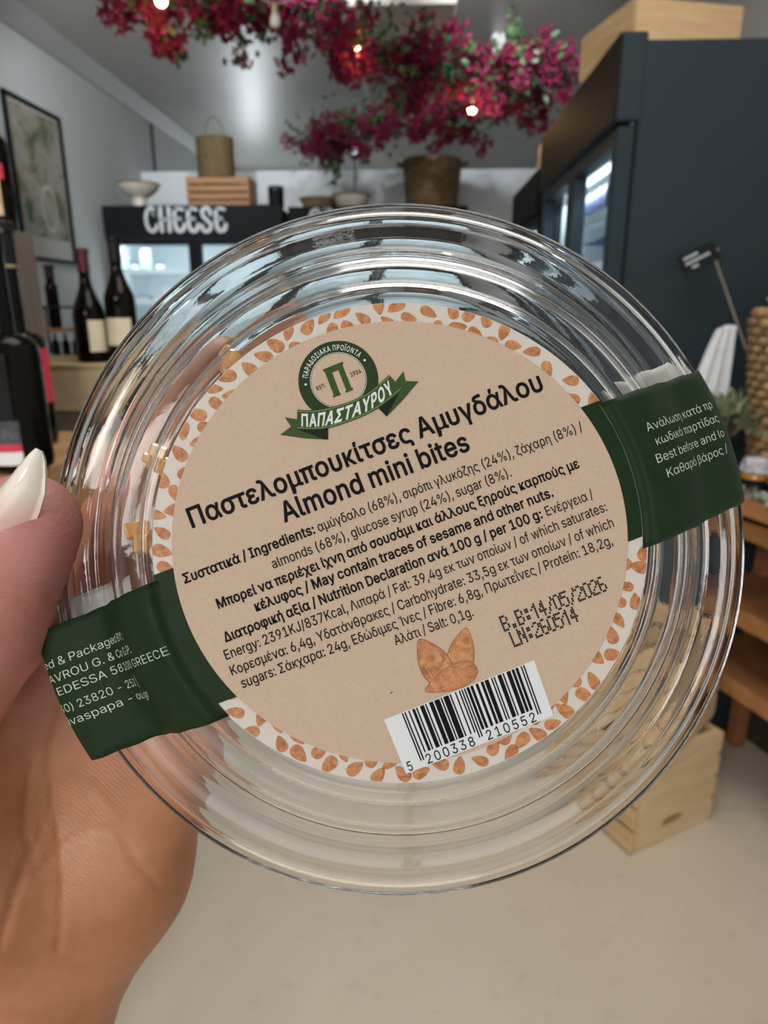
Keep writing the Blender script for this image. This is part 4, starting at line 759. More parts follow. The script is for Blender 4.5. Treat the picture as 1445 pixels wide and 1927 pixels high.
def fridge(name, label, loc, rz, W, H, D, side, front, hdr=0.215, sign=None, doors=2, shelves=(0.55, 0.9, 1.2, 1.47, 1.70), light=9, group=None, sign_at=None):
    """upright glass-door cabinet; local front faces -y, origin at the front left foot"""
    t = thing(name, label, 'refrigerator', loc, rz, group)
    c = MB()
    th = 0.045
    y0 = 0.0655
    c.box((th / 2, y0 + (D - y0) / 2, H / 2 - 0.01), (th, D - y0, H - 0.02), bev=0.006, mi=0)
    c.box((W - th / 2, y0 + (D - y0) / 2, H / 2 - 0.01), (th, D - y0, H - 0.02), bev=0.006, mi=0)
    c.box((W / 2, D - th / 2, H / 2), (W - 2 * th, th, H - 0.04), mi=0)
    c.box((W / 2, y0 + (D - y0) / 2, H - 0.05), (W - 2 * th, D - y0 - .002, 0.06), mi=0)
    c.box((W / 2, y0 + (D - y0) / 2, 0.14), (W - 2 * th, D - y0, 0.24), mi=0)
    c.build('cabinet', side, t)
    li = MB()
    zt = H - hdr
    li.box((W / 2, D - th - 0.008, (0.26 + zt) / 2), (W - 2 * th, 0.012, zt - 0.26))
    li.box((th + 0.008, (0.1 + D - th) / 2, (0.26 + zt) / 2), (0.012, D - th - 0.1, zt - 0.26))
    li.box((W - th - 0.008, (0.1 + D - th) / 2, (0.26 + zt) / 2), (0.012, D - th - 0.1, zt - 0.26))
    li.box((W / 2, (0.1 + D - th) / 2, 0.268), (W - 2 * th, D - th - 0.1, 0.012))
    li.box((W / 2, (0.1 + D - th) / 2, zt - 0.006), (W - 2 * th, D - th - 0.1, 0.012))
    li.build('liner', M['white_in'], t)
    h = MB().box((W / 2, 0.039, H - hdr / 2), (W, 0.070, hdr), bev=0.005).build('header', side, t)
    MB().box((W / 2, 0.002, H - hdr / 2), (W - .004, 0.006, hdr - .004), bev=0.002).build('header_panel', front, h)
    if sign:
        sm = MB()
        sh = sign_at[2]
        for k, ch in enumerate(sign):
            ox = sign_at[0] + k * sh * 0.64
            stroke_letters(sm, [([(ox + x * sh * .78, y * sh) for x, y in p], w) for p, w in BRUSH[ch]], sh * 0.155,
                           lambda x, y: (x, -0.0025, sign_at[1] + y))
        sm.build('lettering', M['sign_white'], h)
    g = MB().box((W / 2, 0.06, 0.12), (W - 0.02, 0.05, 0.2), bev=0.004)
    for k in range(6):
        g.box((W / 2, 0.032, 0.05 + 0.028 * k), (W - 0.2, 0.008, 0.012))
    g.build('base_grille', M['blackmetal'], t)
    dw = (W - 0.02) / doors
    z0, z1 = 0.235, zt - 0.006
    for k in range(doors):
        x0, x1 = 0.01 + k * dw + 0.003, 0.01 + (k + 1) * dw - 0.003
        fb = MB()
        bw = 0.045
        fb.box((x0 + bw / 2, 0.04, (z0 + z1) / 2), (bw, 0.05, z1 - z0), bev=0.004)
        fb.box((x1 - bw / 2, 0.04, (z0 + z1) / 2), (bw, 0.05, z1 - z0), bev=0.004)
        fb.box(((x0 + x1) / 2, 0.04, z1 - bw / 2), (x1 - x0 - 2 * bw, 0.05, bw))
        fb.box(((x0 + x1) / 2, 0.04, z0 + bw / 2), (x1 - x0 - 2 * bw, 0.05, bw))
        d = fb.build('door', M['fridge_side'] if side is M['fridge_side'] else M['black'], t)
        q = MB()
        q.add([(x0 + bw, 0.04, z0 + bw), (x1 - bw, 0.04, z0 + bw), (x1 - bw, 0.04, z1 - bw), (x0 + bw, 0.04, z1 - bw)], [(0, 1, 2, 3)])
        q.build('pane', M['pane'], d)
        hx = x1 - 0.028 if k % 2 == 0 else x0 + 0.028
        MB().tube([(hx, 0.015, 0.85), (hx, -0.02, 0.87), (hx, -0.02, 1.23), (hx, 0.015, 1.25)], 0.009).build('handle', M['blackmetal'], d)
    for z in shelves:
        s = MB()
        for k in range(26):
            x = th + 0.03 + (W - 2 * th - 0.06) * k / 25
            s.tube([(x, 0.13, z), (x, D - 0.07, z)], 0.003, 5)
        s.box((W / 2, 0.125, z + 0.004), (W - 2 * th - 0.03, 0.012, 0.036))
        s.tube([(th + 0.02, D - 0.07, z), (W - th - 0.02, D - 0.07, z)], 0.004, 5)
        s.build('shelf', M['rail'], t)
    MB().tube([(th + 0.05, 0.115, zt - 0.035), (W - th - 0.05, 0.115, zt - 0.035)], 0.011, 8).build('light_tube', M['led'], t)
    if light:
        for k in range(doors):
            d = bpy.data.lights.new('cabinet_light', 'AREA')
            d.shape, d.size, d.size_y, d.energy, d.color = 'RECTANGLE', dw * 0.8, 0.04, light, (0.82, 0.94, 1.0)
            o = bpy.data.objects.new('cabinet_light', d)
            COL.objects.link(o)
            o.parent = t
            o.location = (0.01 + (k + .5) * dw, 0.13, zt - 0.055)
            o.rotation_euler = (math.radians(28), 0, 0)
    return t


FA = fridge('display_fridge', 'black glass-door fridge with the word CHEESE on its header', (-2.29, 5.35, 0), 0, 1.32, 2.15, 0.72, M['black'], M['black'],
            sign='CHEESE', sign_at=(0.315, 1.972, 0.158), light=1.7)
FB = fridge('display_fridge', 'black glass-door fridge against the white partition, right of the one reading CHEESE', (-0.925, 5.35, 0), 0, 1.29, 2.135, 0.72, M['black'], M['black'],
            sign='GRO', sign_at=(0.150, 1.955, 0.158), light=1.7)
FC = fridge('display_fridge', 'tall slate-blue fridge seen from its side, beside the wicker basket', (0.537, 3.352, 0), -PI / 2, 1.205, 2.15, 0.76, M['fridge_side'], M['fridge_front'],
            shelves=(0.5, 0.8, 1.1, 1.36, 1.58, 1.76), light=2.5)
FD = fridge('display_fridge', 'dark fridge farthest along the right wall, behind the tall slate one', (0.60, 4.72, 0), -PI / 2, 0.92, 2.105, 0.74, M['black'], M['fridge_front'],
            hdr=0.2, doors=1, light=1.5)

# food on the lit shelves


def food_tub(loc, w, d, h, lidm, label):
    t = thing('food_tub', label, 'tub', loc, 0, 'tubs on the lit fridge shelves')
    MB().box((0, 0, h * 0.46), (w * 0.94, d * 0.94, h * 0.92), bev=0.012).build('tub_body', M['paper_white'], t)
    MB().box((0, 0, h * 0.95), (w, d, h * 0.1), bev=0.006).build('lid', lidm, t)
    return t


M['tub_blue'] = plain('blue_tub_lid', (0.08, 0.16, 0.42), 0.4)
M['tub_green'] = plain('mint_carton', (0.48, 0.66, 0.50), 0.5)
rnd = random.Random(4)
names = ['white tub with a blue lid', 'white tub with a white lid', 'white tub with a mint lid']
for fi, (F, tag_) in enumerate(((FA, 'of the CHEESE fridge'), (FB, 'of the second fridge'))):
    for si, z in enumerate((1.47, 1.20, 0.9)):
        for k in range(7):
            x = F.location.x + 0.165 + 0.16 * k + rnd.uniform(-.02, .02)
            if si == 0 and k in (3, 5):
                continue
            j = rnd.choice((0, 1, 1, 2))
            w = rnd.uniform(.10, .14)
            shelf = ('top', 'middle', 'low')[si]
            food_tub((x, 5.35 + 0.23 + rnd.uniform(0, .05), z + 0.004), w, 0.12, rnd.uniform(.07, .13) if si else rnd.uniform(.05, .09),
                     (M['tub_blue'], M['paper_white'], M['tub_green'])[j],
                     f'{names[j]}, {shelf} tub shelf {tag_}, {("first", "second", "third", "fourth", "fifth", "sixth", "seventh")[k]} from left')
c_ = thing('milk_carton', 'tall mint carton on the upper shelf of the CHEESE fridge', 'carton', (-2.085, 5.60, 1.704))
MB().box((0, 0, 0.075), (0.075, 0.075, 0.15), bev=0.004).build('carton_body', M['tub_green'], c_)
MB().box((0, 0, 0.16), (0.075, 0.02, 0.025), bev=0.004).build('gable_top', M['paper_white'], c_)
for k, x in enumerate((-2.18, -1.98)):
    j = thing('small_jar', ('small blue-lidded jar left of the mint carton', 'small blue-lidded jar right of the mint carton')[k], 'jar', (x, 5.60, 1.704))
    MB().lathe([(0, 0), (.03, 0), (.032, .01), (.032, .045), (.026, .055)], 20).build('glass_body', M['paper_white'], j, True)
    MB().lathe([(.028, .052), (.03, .056), (.03, .068), (0, .07)], 20).build('lid', M['tub_blue'], j, True)

# cans behind the doors of the tall slate fridge (rows along y)
M['can'] = plain('pale_can_aluminium', (0.62, 0.68, 0.74), 0.22, 0.7, var=0.05)
M['can_dark'] = plain('navy_can_print', (0.04, 0.05, 0.11), 0.35)
can = None
NTH = ('first', 'second', 'third', 'fourth', 'fifth', 'sixth', 'seventh', 'eighth', 'ninth', 'tenth', 'eleventh', 'last')
lev = {1.76: 'upper', 1.58: 'second', 1.36: 'third'}
for z, word in lev.items():
    for k in range(12):
        y = 2.27 + 0.088 * k
        loc = (0.537 + 0.18, y, z + 0.004)
        lab = f'drinks can in the {word} row of the tall slate fridge, {NTH[k]} from its near end'
        if can is None:
            can = thing('drinks_can', lab, 'can', loc, 0, 'cans in the tall slate fridge')
            MB().lathe([(0, 0), (.024, 0), (.03, .012), (.03, .098), (.025, .112)], 20).build('can_body', M['can_dark'], can, True)
            MB().lathe([(.0252, .110), (.027, .115), (.025, .116), (.023, .111), (0, .111)], 20).build('can_top', M['can'], can, True)
        else:
            copy_tree(can, None, loc, 0, lab)

# ================================================================== things on the fridges


def bowl_prof(r, h, foot):
    return [(0, 0), (foot, 0), (foot * 1.02, .008), (foot * .9, .02), (foot * 1.05, h * .42), (r * .7, h * .62), (r * .93, h * .86), (r, h),
            (r * .985, h + .003), (r * .9, h * .9), (r * .6, h * .68), (foot * .8, h * .52), (0, h * .48)]


t = thing('footed_bowl', 'cream footed bowl on top of the CHEESE fridge', 'bowl', tuple(at(263, 381, y=5.52)))
t.location.z = 2.150
MB().lathe(bowl_prof(.158, .165, .055), 40).build('bowl_body', M['ceramic'], t, True)
MB().lathe([(.1575, .158), (.1595, .165), (.157, .1695), (.151, .166)], 40).build('rim', M['ceramic_rim'], t, True)


def slat_crate(name, label, loc, rz, L, Wd, H, nsl, mat, endmat, hole=False, cat='crate'):
    """open wooden crate: slatted long sides along x, solid ends"""
    t = thing(name, label, cat, loc, rz)
    th = 0.014
    for s in (-1, 1):
        sh = H / nsl
        for k in range(nsl):
            MB().box((0, s * (Wd / 2 - th / 2), sh * (k + .5)), (L - 0.002, th, sh - 0.012), bev=0.002).build('side_slat', mat, t)
    for s in (-1, 1):
        e = MB()
        ex = s * (L / 2 - 0.011)
        W2 = Wd / 2 - th - 0.001
        if not hole:
            e.box((ex, 0, H / 2), (0.02, 2 * W2, H), bev=0.002)
        else:
            # board with an oblong hand hole near the lower edge
            hw, hh, hz = 0.047, 0.014, 0.062
            n = 10
            hl = [(hw * 0.7 * 1 + hh * math.cos(a), hz + hh * math.sin(a)) for a in np.linspace(-PI / 2, PI / 2, n)]
            hl += [(-hw * 0.7 + hh * math.cos(a), hz + hh * math.sin(a)) for a in np.linspace(PI / 2, 3 * PI / 2, n)]
            outer = [(-W2, 0), (W2, 0), (W2, H), (-W2, H)]
            for dx in (-0.01, 0.01):
                e.poly([outer, list(reversed(hl))], lambda y, z, dx=dx: (ex + dx, y if dx > 0 else y, z))
            for lp in (outer, hl):
                m_ = len(lp)
                P = [(ex - 0.01, y, z) for y, z in lp] + [(ex + 0.01, y, z) for y, z in lp]
                e.add(P, [(i, (i + 1) % m_, m_ + (i + 1) % m_, m_ + i) for i in range(m_)])
        e.build('end_board', endmat, t)
    MB().box((0, 0, 0.008), (L - 0.05, Wd - 2 * th - 0.004, 0.012)).build('bottom_board', mat, t)
    return t


cl = at(352, 381, y=5.52)
cR = at(470, 381, y=5.52)
slat_crate('wooden_crate', 'warm brown slatted crate under the handled basket, on the CHEESE fridge', ((cl.x + cR.x) / 2, 5.66, 2.151), 0,
           cR.x - cl.x, 0.28, 0.215, 4, M['crate_orange'], M['crate_orange'])


def woven(mb, R0, R1, z0, z1, rows, nst, r, c=(0, 0, 0), sq=1.0, amp=1.0, seg=5, hexy=1.0):
    """woven wall: wavy horizontal strands round upright stakes"""
    for i in range(rows):
        f = (i + .5) / rows
        R = R0 + (R1 - R0) * f ** sq
        P = []
        m_ = nst * 2
        for k in range(m_):
            a = 2 * PI * k / m_
            rr = R + r * amp * math.cos(a * nst / 1 + (i % 2) * PI)
            P.append((c[0] + rr * math.cos(a), c[1] + rr * hexy * math.sin(a), c[2] + z0 + (z1 - z0) * f))
        mb.tube(P, (z1 - z0) / rows * 0.56, seg, closed=True)


def basket(name, label, loc, R0, R1, H, rows, nst, mat, handles=None, rz=0.0, hexy=1.0, amp=1.0):
    t = thing(name, label, 'basket', loc, rz)
    w = MB()
    woven(w, R0, R1, 0.004, H - 0.012, rows, nst, 0.005 * R1 / .15, hexy=hexy, amp=amp)
    w.build('woven_wall', mat, t, 'full')
    s = MB()
    for k in range(nst):
        a = 2 * PI * (k + .5) / nst
        s.tube([(R0 * math.cos(a), R0 * hexy * math.sin(a), 0.0), (R1 * math.cos(a), R1 * hexy * math.sin(a), H)], 0.0035 * R1 / .15, 5)
    s.build('stakes', mat, t, True)
    rim = MB()
    for ph in (0, PI):
        rim.tube([((R1 + .006 * math.cos(14 * a + ph)) * math.cos(a), (R1 + .006 * math.cos(14 * a + ph)) * hexy * math.sin(a), H + .006 * math.sin(14 * a + ph))
                  for a in np.linspace(0, 2 * PI, 120, endpoint=False)], 0.009 * R1 / .15, 6, closed=True)
    rim.build('rim', mat, t, 'full')
    b = MB().lathe([(0, 0.006), (R0 - .004, 0.006), (R0 - .004, 0.0), (0, 0.0)], 32)
    b.v = [(x, y * hexy, z) for x, y, z in b.v]
    b.build('base', mat, t)
    inn = MB().lathe([(R0 - 0.012 * R1 / .15, 0.008), (R1 - 0.014 * R1 / .15, H - 0.01)], 40)
    inn.v = [(x, y * hexy, z) for x, y, z in inn.v]
    inn.build('inner_weave', mat, t, True)
    if handles == 'arch':
        MB().tube([(R1 * .55 * math.cos(a), 0, H - 0.01 + .16 * math.sin(a)) for a in np.linspace(0, PI, 24)], 0.004, 6).build('handle', mat, t, True)
    if handles == 'ears':
        for s_ in (-1, 1):
            MB().tube([(s_ * (R1 + .055 * math.sin(a) ), .06 * math.cos(a), H - 0.03 + .02 * math.sin(a)) for a in np.linspace(0, PI, 14)], 0.011, 6).build('handle', mat, t, True)
    return t


bc = at(407, 322, y=5.66)
basket('handled_basket', 'dark tote basket with thin arched handle, standing on the slatted crate', (bc.x, 5.66, 2.367), .128, .128, .275, 13, 20, M['wicker_dark'], 'arch', hexy=.75)
bb = at(812, 384, y=5.68)
basket('wicker_basket', 'large brown wicker basket with two ears, on the fridge before the white partition', (bb.x, 5.68, 2.136), .175, .205, .34, 15, 24, M['wicker_mid'], 'ears')

cn = at(520, 383, y=5.55)
t = thing('black_canister', 'plain black cylinder standing in the gap above the two back fridges', 'canister', (cn.x, 5.55, 2.151))
MB().lathe([(0, 0), (.056, 0), (.058, .004), (.058, .115), (.054, .12)], 32).build('canister_body', M['black'], t, True)
MB().lathe([(.0585, .112), (.0595, .116), (.0595, .142), (.056, .147), (0, .147)], 32).build('lid', M['blackmetal'], t, True)


def pie_dish(label, px, R, H, mat, y):
    p = at(px, 384, y=y)
    t = thing('pie_dish', label, 'dish', (p.x, y, 2.136))
    n = 72
    b = MB().lathe([(0, 0), (R * .72, 0), (R * .78, .006), (R * .97, H * .92), (R, H), (R * .98, H + .003), (R * .93, H * .9), (R * .72, .012), (0, .012)], n)
    b.build('dish_body', mat, t, True)
    rm = MB()
    rm.tube([((R * .99 + .004 * math.cos(24 * a)) * math.cos(a), (R * .99 + .004 * math.cos(24 * a)) * math.sin(a), H + .003 * math.sin(24 * a)) for a in np.linspace(0, 2 * PI, 144, endpoint=False)], .0065, 6, closed=True)
    rm.build('fluted_rim', M['ceramic_rim'], t, True)
    return t


pie_dish('brown stoneware dish, left of two on the fridge by the wicker basket', 602, .150, .08, M['wicker_mid'], 5.62)
pie_dish('cream pie dish with brown rim, on the fridge beside the wicker basket', 661, .135, .085, M['ceramic'], 5.45)

lp = at(668, 380, y=5.78)
lt = at(668, 290, y=5.78)
t = thing('clip_lamp', 'small black spot lamp on a thin stem above the pie dishes', 'lamp', (lp.x, 5.78, 2.136))
hz = lt.z - 2.136
MB().lathe([(0, 0), (.05, 0), (.05, .008), (.01, .014), (0, .014)], 24).build('base', M['blackmetal'], t)
MB().tube([(0, 0, .01), (0, 0, hz)], .005, 8).build('stem', M['blackmetal'], t)
h_ = MB().tube([(0, .05, hz), (0, .02, hz), (0, -.05, hz + .005), (0, -.07, hz + .006)], [.03, .042, .046, .048], 20, cap=True).build('lamp_head', M['blackmetal'], t, True)
MB().tube([(0, -.071, hz + .006), (0, -.073, hz + .006)], .038, 20).build('lens', M['can'], h_)
MB().box((.075, .02, hz + .0), (.075, .05, .13), bev=.006).build('driver_box', plain('grey_lamp_box', (0.18, 0.17, 0.16), .5), t)

# hanging strap on the wall of the back room
sp = at(287, 278, y=6.6)
t = thing('hanging_strap', 'thin dark strap hanging above the partition near the left wall', 'strap', (sp.x, 6.6, sp.z))
MB().box((0, 0, 0), (.03, .008, .44)).build('strap_band', M['blackmetal'], t)
MB().tube([(0, 0, .22), (0, .0, 3.06 - sp.z)], .003, 6).build('hook_wire', M['blackmetal'], t)
MB().box((0.004, -.006, -.21), (.04, .012, .03), bev=.003).build('buckle', M['foil_black'], t)

# wooden boxes on top of the right-hand fridges
t = slat_crate('wooden_crate', 'pale pine box on top of the tall slate fridge', (0.735, 2.50, 2.152), math.radians(14), 0.34, 0.34, 0.135, 1, M['pine'], M['pine'])
fbx = at(1001, 325, x=.74)
slat_crate('wooden_crate', 'small pine box on top of the farthest dark fridge', (0.80, 3.98, 2.107), math.radians(4), 0.30, 0.26, 0.16, 2, M['crate_orange'], M['pine'])

# ================================================================== framed map on the left wall
t = thing('framed_map', 'black-framed vineyard map poster hanging on the left wall', 'picture', (LW + 0.012, 4.555, 2.163))
pw, ph = 0.62, 0.87
f = MB()
for s in (-1, 1):
    f.box((0.004, s * (pw / 2), 0), (0.026, 0.02, ph + .02), bev=.002)
    f.box((0.004, 0, s * (ph / 2)), (0.026, pw + .02, 0.02), bev=.002)
f.build('frame', M['black'], t)
m, nt, b = new_mat('map_print')
f1 = noise(nt, 5.5, 5, .6, coord='Object', dist=.5)
cc = ramp(nt, f1, [(.34, (.10, .115, .055)), (.44, (.22, .21, .13)), (.52, (.36, .335, .27)), (.62, (.40, .38, .33)), (.70, (.19, .14, .08))])
f2 = noise(nt, 60, 3)
c2 = ramp(nt, f2, [(.35, (.75, .75, .72)), (.55, (1, 1, 1))])
mx = nt.nodes.new('ShaderNodeMixRGB')
mx.blend_type = 'MULTIPLY'
mx.inputs[0].default_value = .5
nt.links.new(cc, mx.inputs[1])
nt.links.new(c2, mx.inputs[2])
nt.links.new(mx.outputs[0], b.inputs['Base Color'])
b.inputs['Roughness'].default_value = .45
M['map'] = m
MB().add([(0, -pw / 2, -ph / 2), (0, pw / 2, -ph / 2), (0, pw / 2, ph / 2), (0, -pw / 2, ph / 2)], [(0, 1, 2, 3)]).build('map_margin', plain('map_margin_paper', (.55, .53, .47), .5, var=.03), t)
MB().add([(.002, -pw / 2 + .03, -ph / 2 + .13), (.002, pw / 2 - .03, -ph / 2 + .13), (.002, pw / 2 - .03, ph / 2 - .03), (.002, -pw / 2 + .03, ph / 2 - .03)], [(0, 1, 2, 3)]).build('map_sheet', M['map'], t)
fig = MB()
rr = random.Random(2)
fig.poly([[(-.19 + .035 * math.cos(a) * (1 + .3 * math.sin(3 * a)), -.17 + .07 * math.sin(a)) for a in np.linspace(0, 2 * PI, 18, endpoint=False)]], lambda y, z: (.003, y, z), 0)
fig.build('green_patch', plain('green_map_patch', (.06, .14, .07), .5), t)
ov = MB()
ov.lathe([(.085, 0), (.105, 0)], 40)
ov.v = [(.0035, x * .9 + .06, y * 1.35 - .13) for x, y, z in ov.v]
ov.build('pale_ring', plain('pale_map_ring', (.56, .55, .52), .5), t)
# ================================================================== wine table at the left
TZ = 1.157
t = thing('display_counter', 'dark wooden counter carrying the wine bottles along the left side', 'counter', (-1.48, 1.58, 0))
MB().box((0, 0, TZ - .02), (1.64, 1.76, .04), bev=.004).build('counter_top', M['darkwood'], t)
for sx in (-1, 1):
    for sy in (-1, 1):
        MB().box((sx * .74, sy * .80, (TZ - .04) / 2), (.08, .08, TZ - .04), bev=.004).build('leg', M['darkwood'], t)
MB().box((0, 0, TZ - .10), (1.5, 1.6, .12)).build('apron', M['darkwood'], t)
MB().box((0, 0, .30), (1.4, 1.6, .03)).build('lower_shelf', M['darkwood'], t)

t = tag(MB().box((-.72, .93, TZ + .048), (.49, .36, .094), bev=.006).build('wooden_riser', M['riserwood']), 'honey wood block under the two nearest wine bottles', 'riser')
RZ = TZ + .0955


def bottle(label, loc, H, R, style, glass, rz=0.0, group=None):
    """style: dict(neck, foil, labels=[(z0, z1, mat, a0, a1)])"""
    t = thing('wine_bottle', label, 'bottle', loc, rz, group)
    s = H / .30
    nr = style.get('neck', .0145) * s
    sh0, sh1 = style.get('sh', (.60, .76))
    pr = [(0, .004), (R * .80, 0), (R * .96, .004), (R, .012 * s), (R, H * sh0)]
    if style.get('slope'):
        for k in range(1, 9):
            f = k / 8
            pr.append((R + (nr - R) * (f * f * (3 - 2 * f)) ** .9, H * (sh0 + (sh1 - sh0) * f)))
    else:
        for k in range(1, 9):
            a = k / 8 * PI / 2
            pr.append((nr + (R - nr) * math.cos(a) , H * (sh0 + (sh1 - sh0) * math.sin(a) * .9)))
    pr += [(nr * .98, H * (sh1 + .02)), (nr * .93, H * .93), (nr * .93, H * .955), (nr * 1.12, H * .957), (nr * 1.12, H * .985), (nr * .95, H * .99), (0, H * .99)]
    MB().lathe(pr, 40).build('bottle_glass', glass, t, True)
    if style.get('foil'):
        z0 = style.get('foil_z', .80)
        f = MB().lathe([(nr * 1.07, H * z0), (nr * 1.03, H * .95), (nr * 1.20, H * .955), (nr * 1.20, H * .99), (nr * 1.0, H * 1.0), (0, H * 1.0)], 32).build('foil', style['foil'], t, True)
        for zb in style.get('bands', ()):
            MB().lathe([(nr * 1.10, H * zb), (nr * 1.13, H * (zb + .004)), (nr * 1.13, H * (zb + .011)), (nr * 1.10, H * (zb + .015))], 32).build('band', M['foil_gold'], f, True)
    for (z0, z1, mt, a0, a1) in style.get('labels', ()):
        MB().lathe([(R * 1.008, H * z0), (R * 1.008, H * z1)], 28, a0=a0, a1=a1).build('label', mt, t, True)
    return t


A0 = -PI / 2      # direction of the camera side
pA = at(25, 885, d=.86)
bA = bottle('tall dark wine bottle with grey, red and white label, nearest on the honey wood block', (pA.x + .001, pA.y + .02, RZ), .325, .0385,
            dict(neck=.0135, sh=(.44, .52), foil=M['foil_black'], foil_z=.80, bands=(.86, .945),
                 labels=[(.035, .085, M['paper_white'], A0 - .62, A0 + .60), (.085, .115, M['paper_red'], A0 - .62, A0 + .60), (.115, .20, M['paper_grey'], A0 - .62, A0 + .60)]), M['bottle'])
pD = at(42, 845, d=1.02)
bottle('dark wine bottle with a red label edge, behind the nearest tall bottle', (pD.x + .004, pD.y + .02, RZ), .31, .039,
       dict(neck=.0145, sh=(.45, .54), foil=M['foil_black'], bands=(.80,), labels=[(.20, .45, M['paper_red'], A0 + .55, A0 + 1.9)]), M['bottle'])

# wine cubby
t = thing('wine_shelf', 'grey-brown wooden wine cubby with a middle shelf, at the left edge', 'shelf', (-1.19, 1.70, TZ + .001))
W_, D_, H_ = .50, .16, .462
for s in (-1, 1):
    MB().box((s * (W_ / 2 - .012), 0, H_ / 2), (.024, D_, H_), bev=.002).build('side_panel', M['greywood'], t)
for z, nm in ((.012, 'bottom_panel'), (.305, 'inner_shelf'), (H_ - .012, 'top_panel')):
    MB().box((0, -.004, z), (W_ - .05, D_ - .03, .022), bev=.002).build(nm, M['greywood'], t)
MB().box((0, D_ / 2 - .008, H_ / 2), (W_ - .05, .012, H_ - .03)).build('back_panel', M['greywood'], t)
for k, (x, lab) in enumerate(((-.955, 'dark bottle lying in the upper cubby of the grey-brown shelf'), (-1.07, 'dark bottle standing left in the upper cubby of the shelf'))):
    pass
pE = at(10, 425, d=1.66)
bottle('dark wine bottle with a tan label, standing on top of the wine cubby', (pE.x + .008, 1.71, TZ + .001 + H_), .30, .040,
       dict(neck=.0145, sh=(.58, .72), foil=M['foil_black'], labels=[(.10, .46, M['paper_tan'], A0 - .9, A0 + .8), (.36, .47, M['paper_red'], A0 + .8, A0 + 1.1)]), M['bottle'])
for k in range(2):
    bottle(('dark bottle standing on the cubby floor beside its side panel', 'dark bottle standing on the cubby floor, farther from its side panel')[k], (-1.00 - .10 * k, 1.70, TZ + .026), .262, .036,
           dict(neck=.014, foil=M['foil_black'], labels=[(.15, .45, M['paper_cream'], A0 - 1, A0 + .5)]), M['bottle'])

# kraft box and what stands on it
KB = TZ + .001
KH = .138
t = thing('kraft_box', 'low kraft cardboard box under the two round-shouldered bottles', 'box', (-.90, 2.18, KB))
MB().box((0, 0, KH / 2 - .004), (.60, .48, KH - .008), bev=.004).build('box_body', M['kraft'], t)
MB().box((0, 0, KH - .006), (.612, .492, .012), bev=.003).build('box_lid', M['kraft'], t)
kz = KB + KH + .0005
pB = at(177, 676, d=1.98)
bottle('burgundy wine bottle with red foil, left of two on the kraft box', (pB.x, pB.y, kz), .305, .044,
       dict(neck=.0148, sh=(.42, .74), slope=1, foil=M['foil_red'], foil_z=.80, labels=[(.10, .38, M['paper_cream'], A0 + .3, A0 + 1.9)]), M['bottle'])
pC = at(208, 680, d=1.98)
bottle('dark wine bottle with a cream label, right of two on the kraft box', (pC.x + .040, pC.y + .012, kz), .338, .042,
       dict(neck=.0142, sh=(.50, .76), slope=1, foil=M['foil_black'], labels=[(.14, .36, M['paper_cream'], A0 - .9, A0 + 1.0)]), M['bottle'])
r_ = thing('bottle_rack', 'black wire rack with a wooden ledge over small bottles, by the wall side', 'rack', (-1.115, 2.27, kz))
fw = MB()
for y in (-.045, .045):
    fw.tube([(-.10, y, 0), (-.10, y, .150), (.066, y, .150), (.066, y, 0)], .005, 6)
for x in (-.10, .066):
    fw.tube([(x, -.045, .150), (x, .045, .150)], .005, 6)
fw.build('wire_frame', M['blackmetal'], r_, True)
MB().box((-.017, 0, .080), (.16, .10, .010), bev=.002).build('ledge', M['crate_orange'], r_)
mini = None
for k in range(4):
    loc = (-1.172 + .034 * k, 2.27, kz)
    lab = f'small green bottle under the rack ledge, {("first", "second", "third", "fourth")[k]} from the left'
    if mini is None:
        mini = bottle(lab, loc, .070, .0125, dict(neck=.020, sh=(.5, .7)), M['bottle_green'], group='small bottles under the rack ledge')
    else:
        copy_tree(mini, None, loc, 0, lab)
bottle('slim dark bottle standing on the wooden ledge of the wire rack', (-1.163, 2.27, kz + .0855), .192, .0195,
       dict(neck=.021, sh=(.62, .72), foil=M['foil_black']), M['bottle'])

# ================================================================== right side: rack, basket, crates
P0 = at(1393, 978, d=1.90)
Z0 = P0.z
ang = math.radians(21)
ux = Vector((math.sin(ang), -math.cos(ang), 0))
vx = Vector((math.cos(ang), math.sin(ang), 0))
P0 = P0 - ux * .19
rk = thing('wooden_rack', 'reddish wooden rack of open shelves beside the tall slate fridge', 'rack', (P0.x, P0.y, 0), math.atan2(vx.y, vx.x))
# local x = into the rack (away from the aisle), local y = away from camera; run towards the camera is -y
LEN, DEP = 1.32, .33
zs = [P0.z + .085, P0.z - .005, at(1374, 1164, d=1.89).z, at(1355, 1322, d=1.88).z]
for z, nm in zip(zs, ('deck', 'upper_shelf', 'middle_shelf', 'lower_shelf')):
    ov = .075 if nm == 'deck' else 0
    MB().box((DEP / 2 - ov / 2, -LEN / 2, z - .012), (DEP + ov, LEN, .024), bev=.002).build(nm, M['rackwood'], rk)
    MB().box((.006 - ov, -LEN / 2, z - .02), (.014, LEN, .05), bev=.002).build('front_lip', M['crate_orange'], rk)
for y in (-.03, -LEN + .03, -LEN / 2):
    for x in (.03, DEP - .03):
        MB().box((x, y, (zs[0] - .03) / 2), (.045, .045, zs[0] - .03), bev=.002).build('post', M['rackwood'], rk)
MB().box((DEP - .006, -LEN / 2, zs[0] / 2), (.012, LEN - .02, zs[0] - .06)).build('back_panel', M['darkwood'], rk)


def on_rack(x, y, z=0.0):
    q = Vector((P0.x, P0.y, 0)) + vx * x - ux * y
    return (q.x, q.y, zs[0] + .0005 + z)


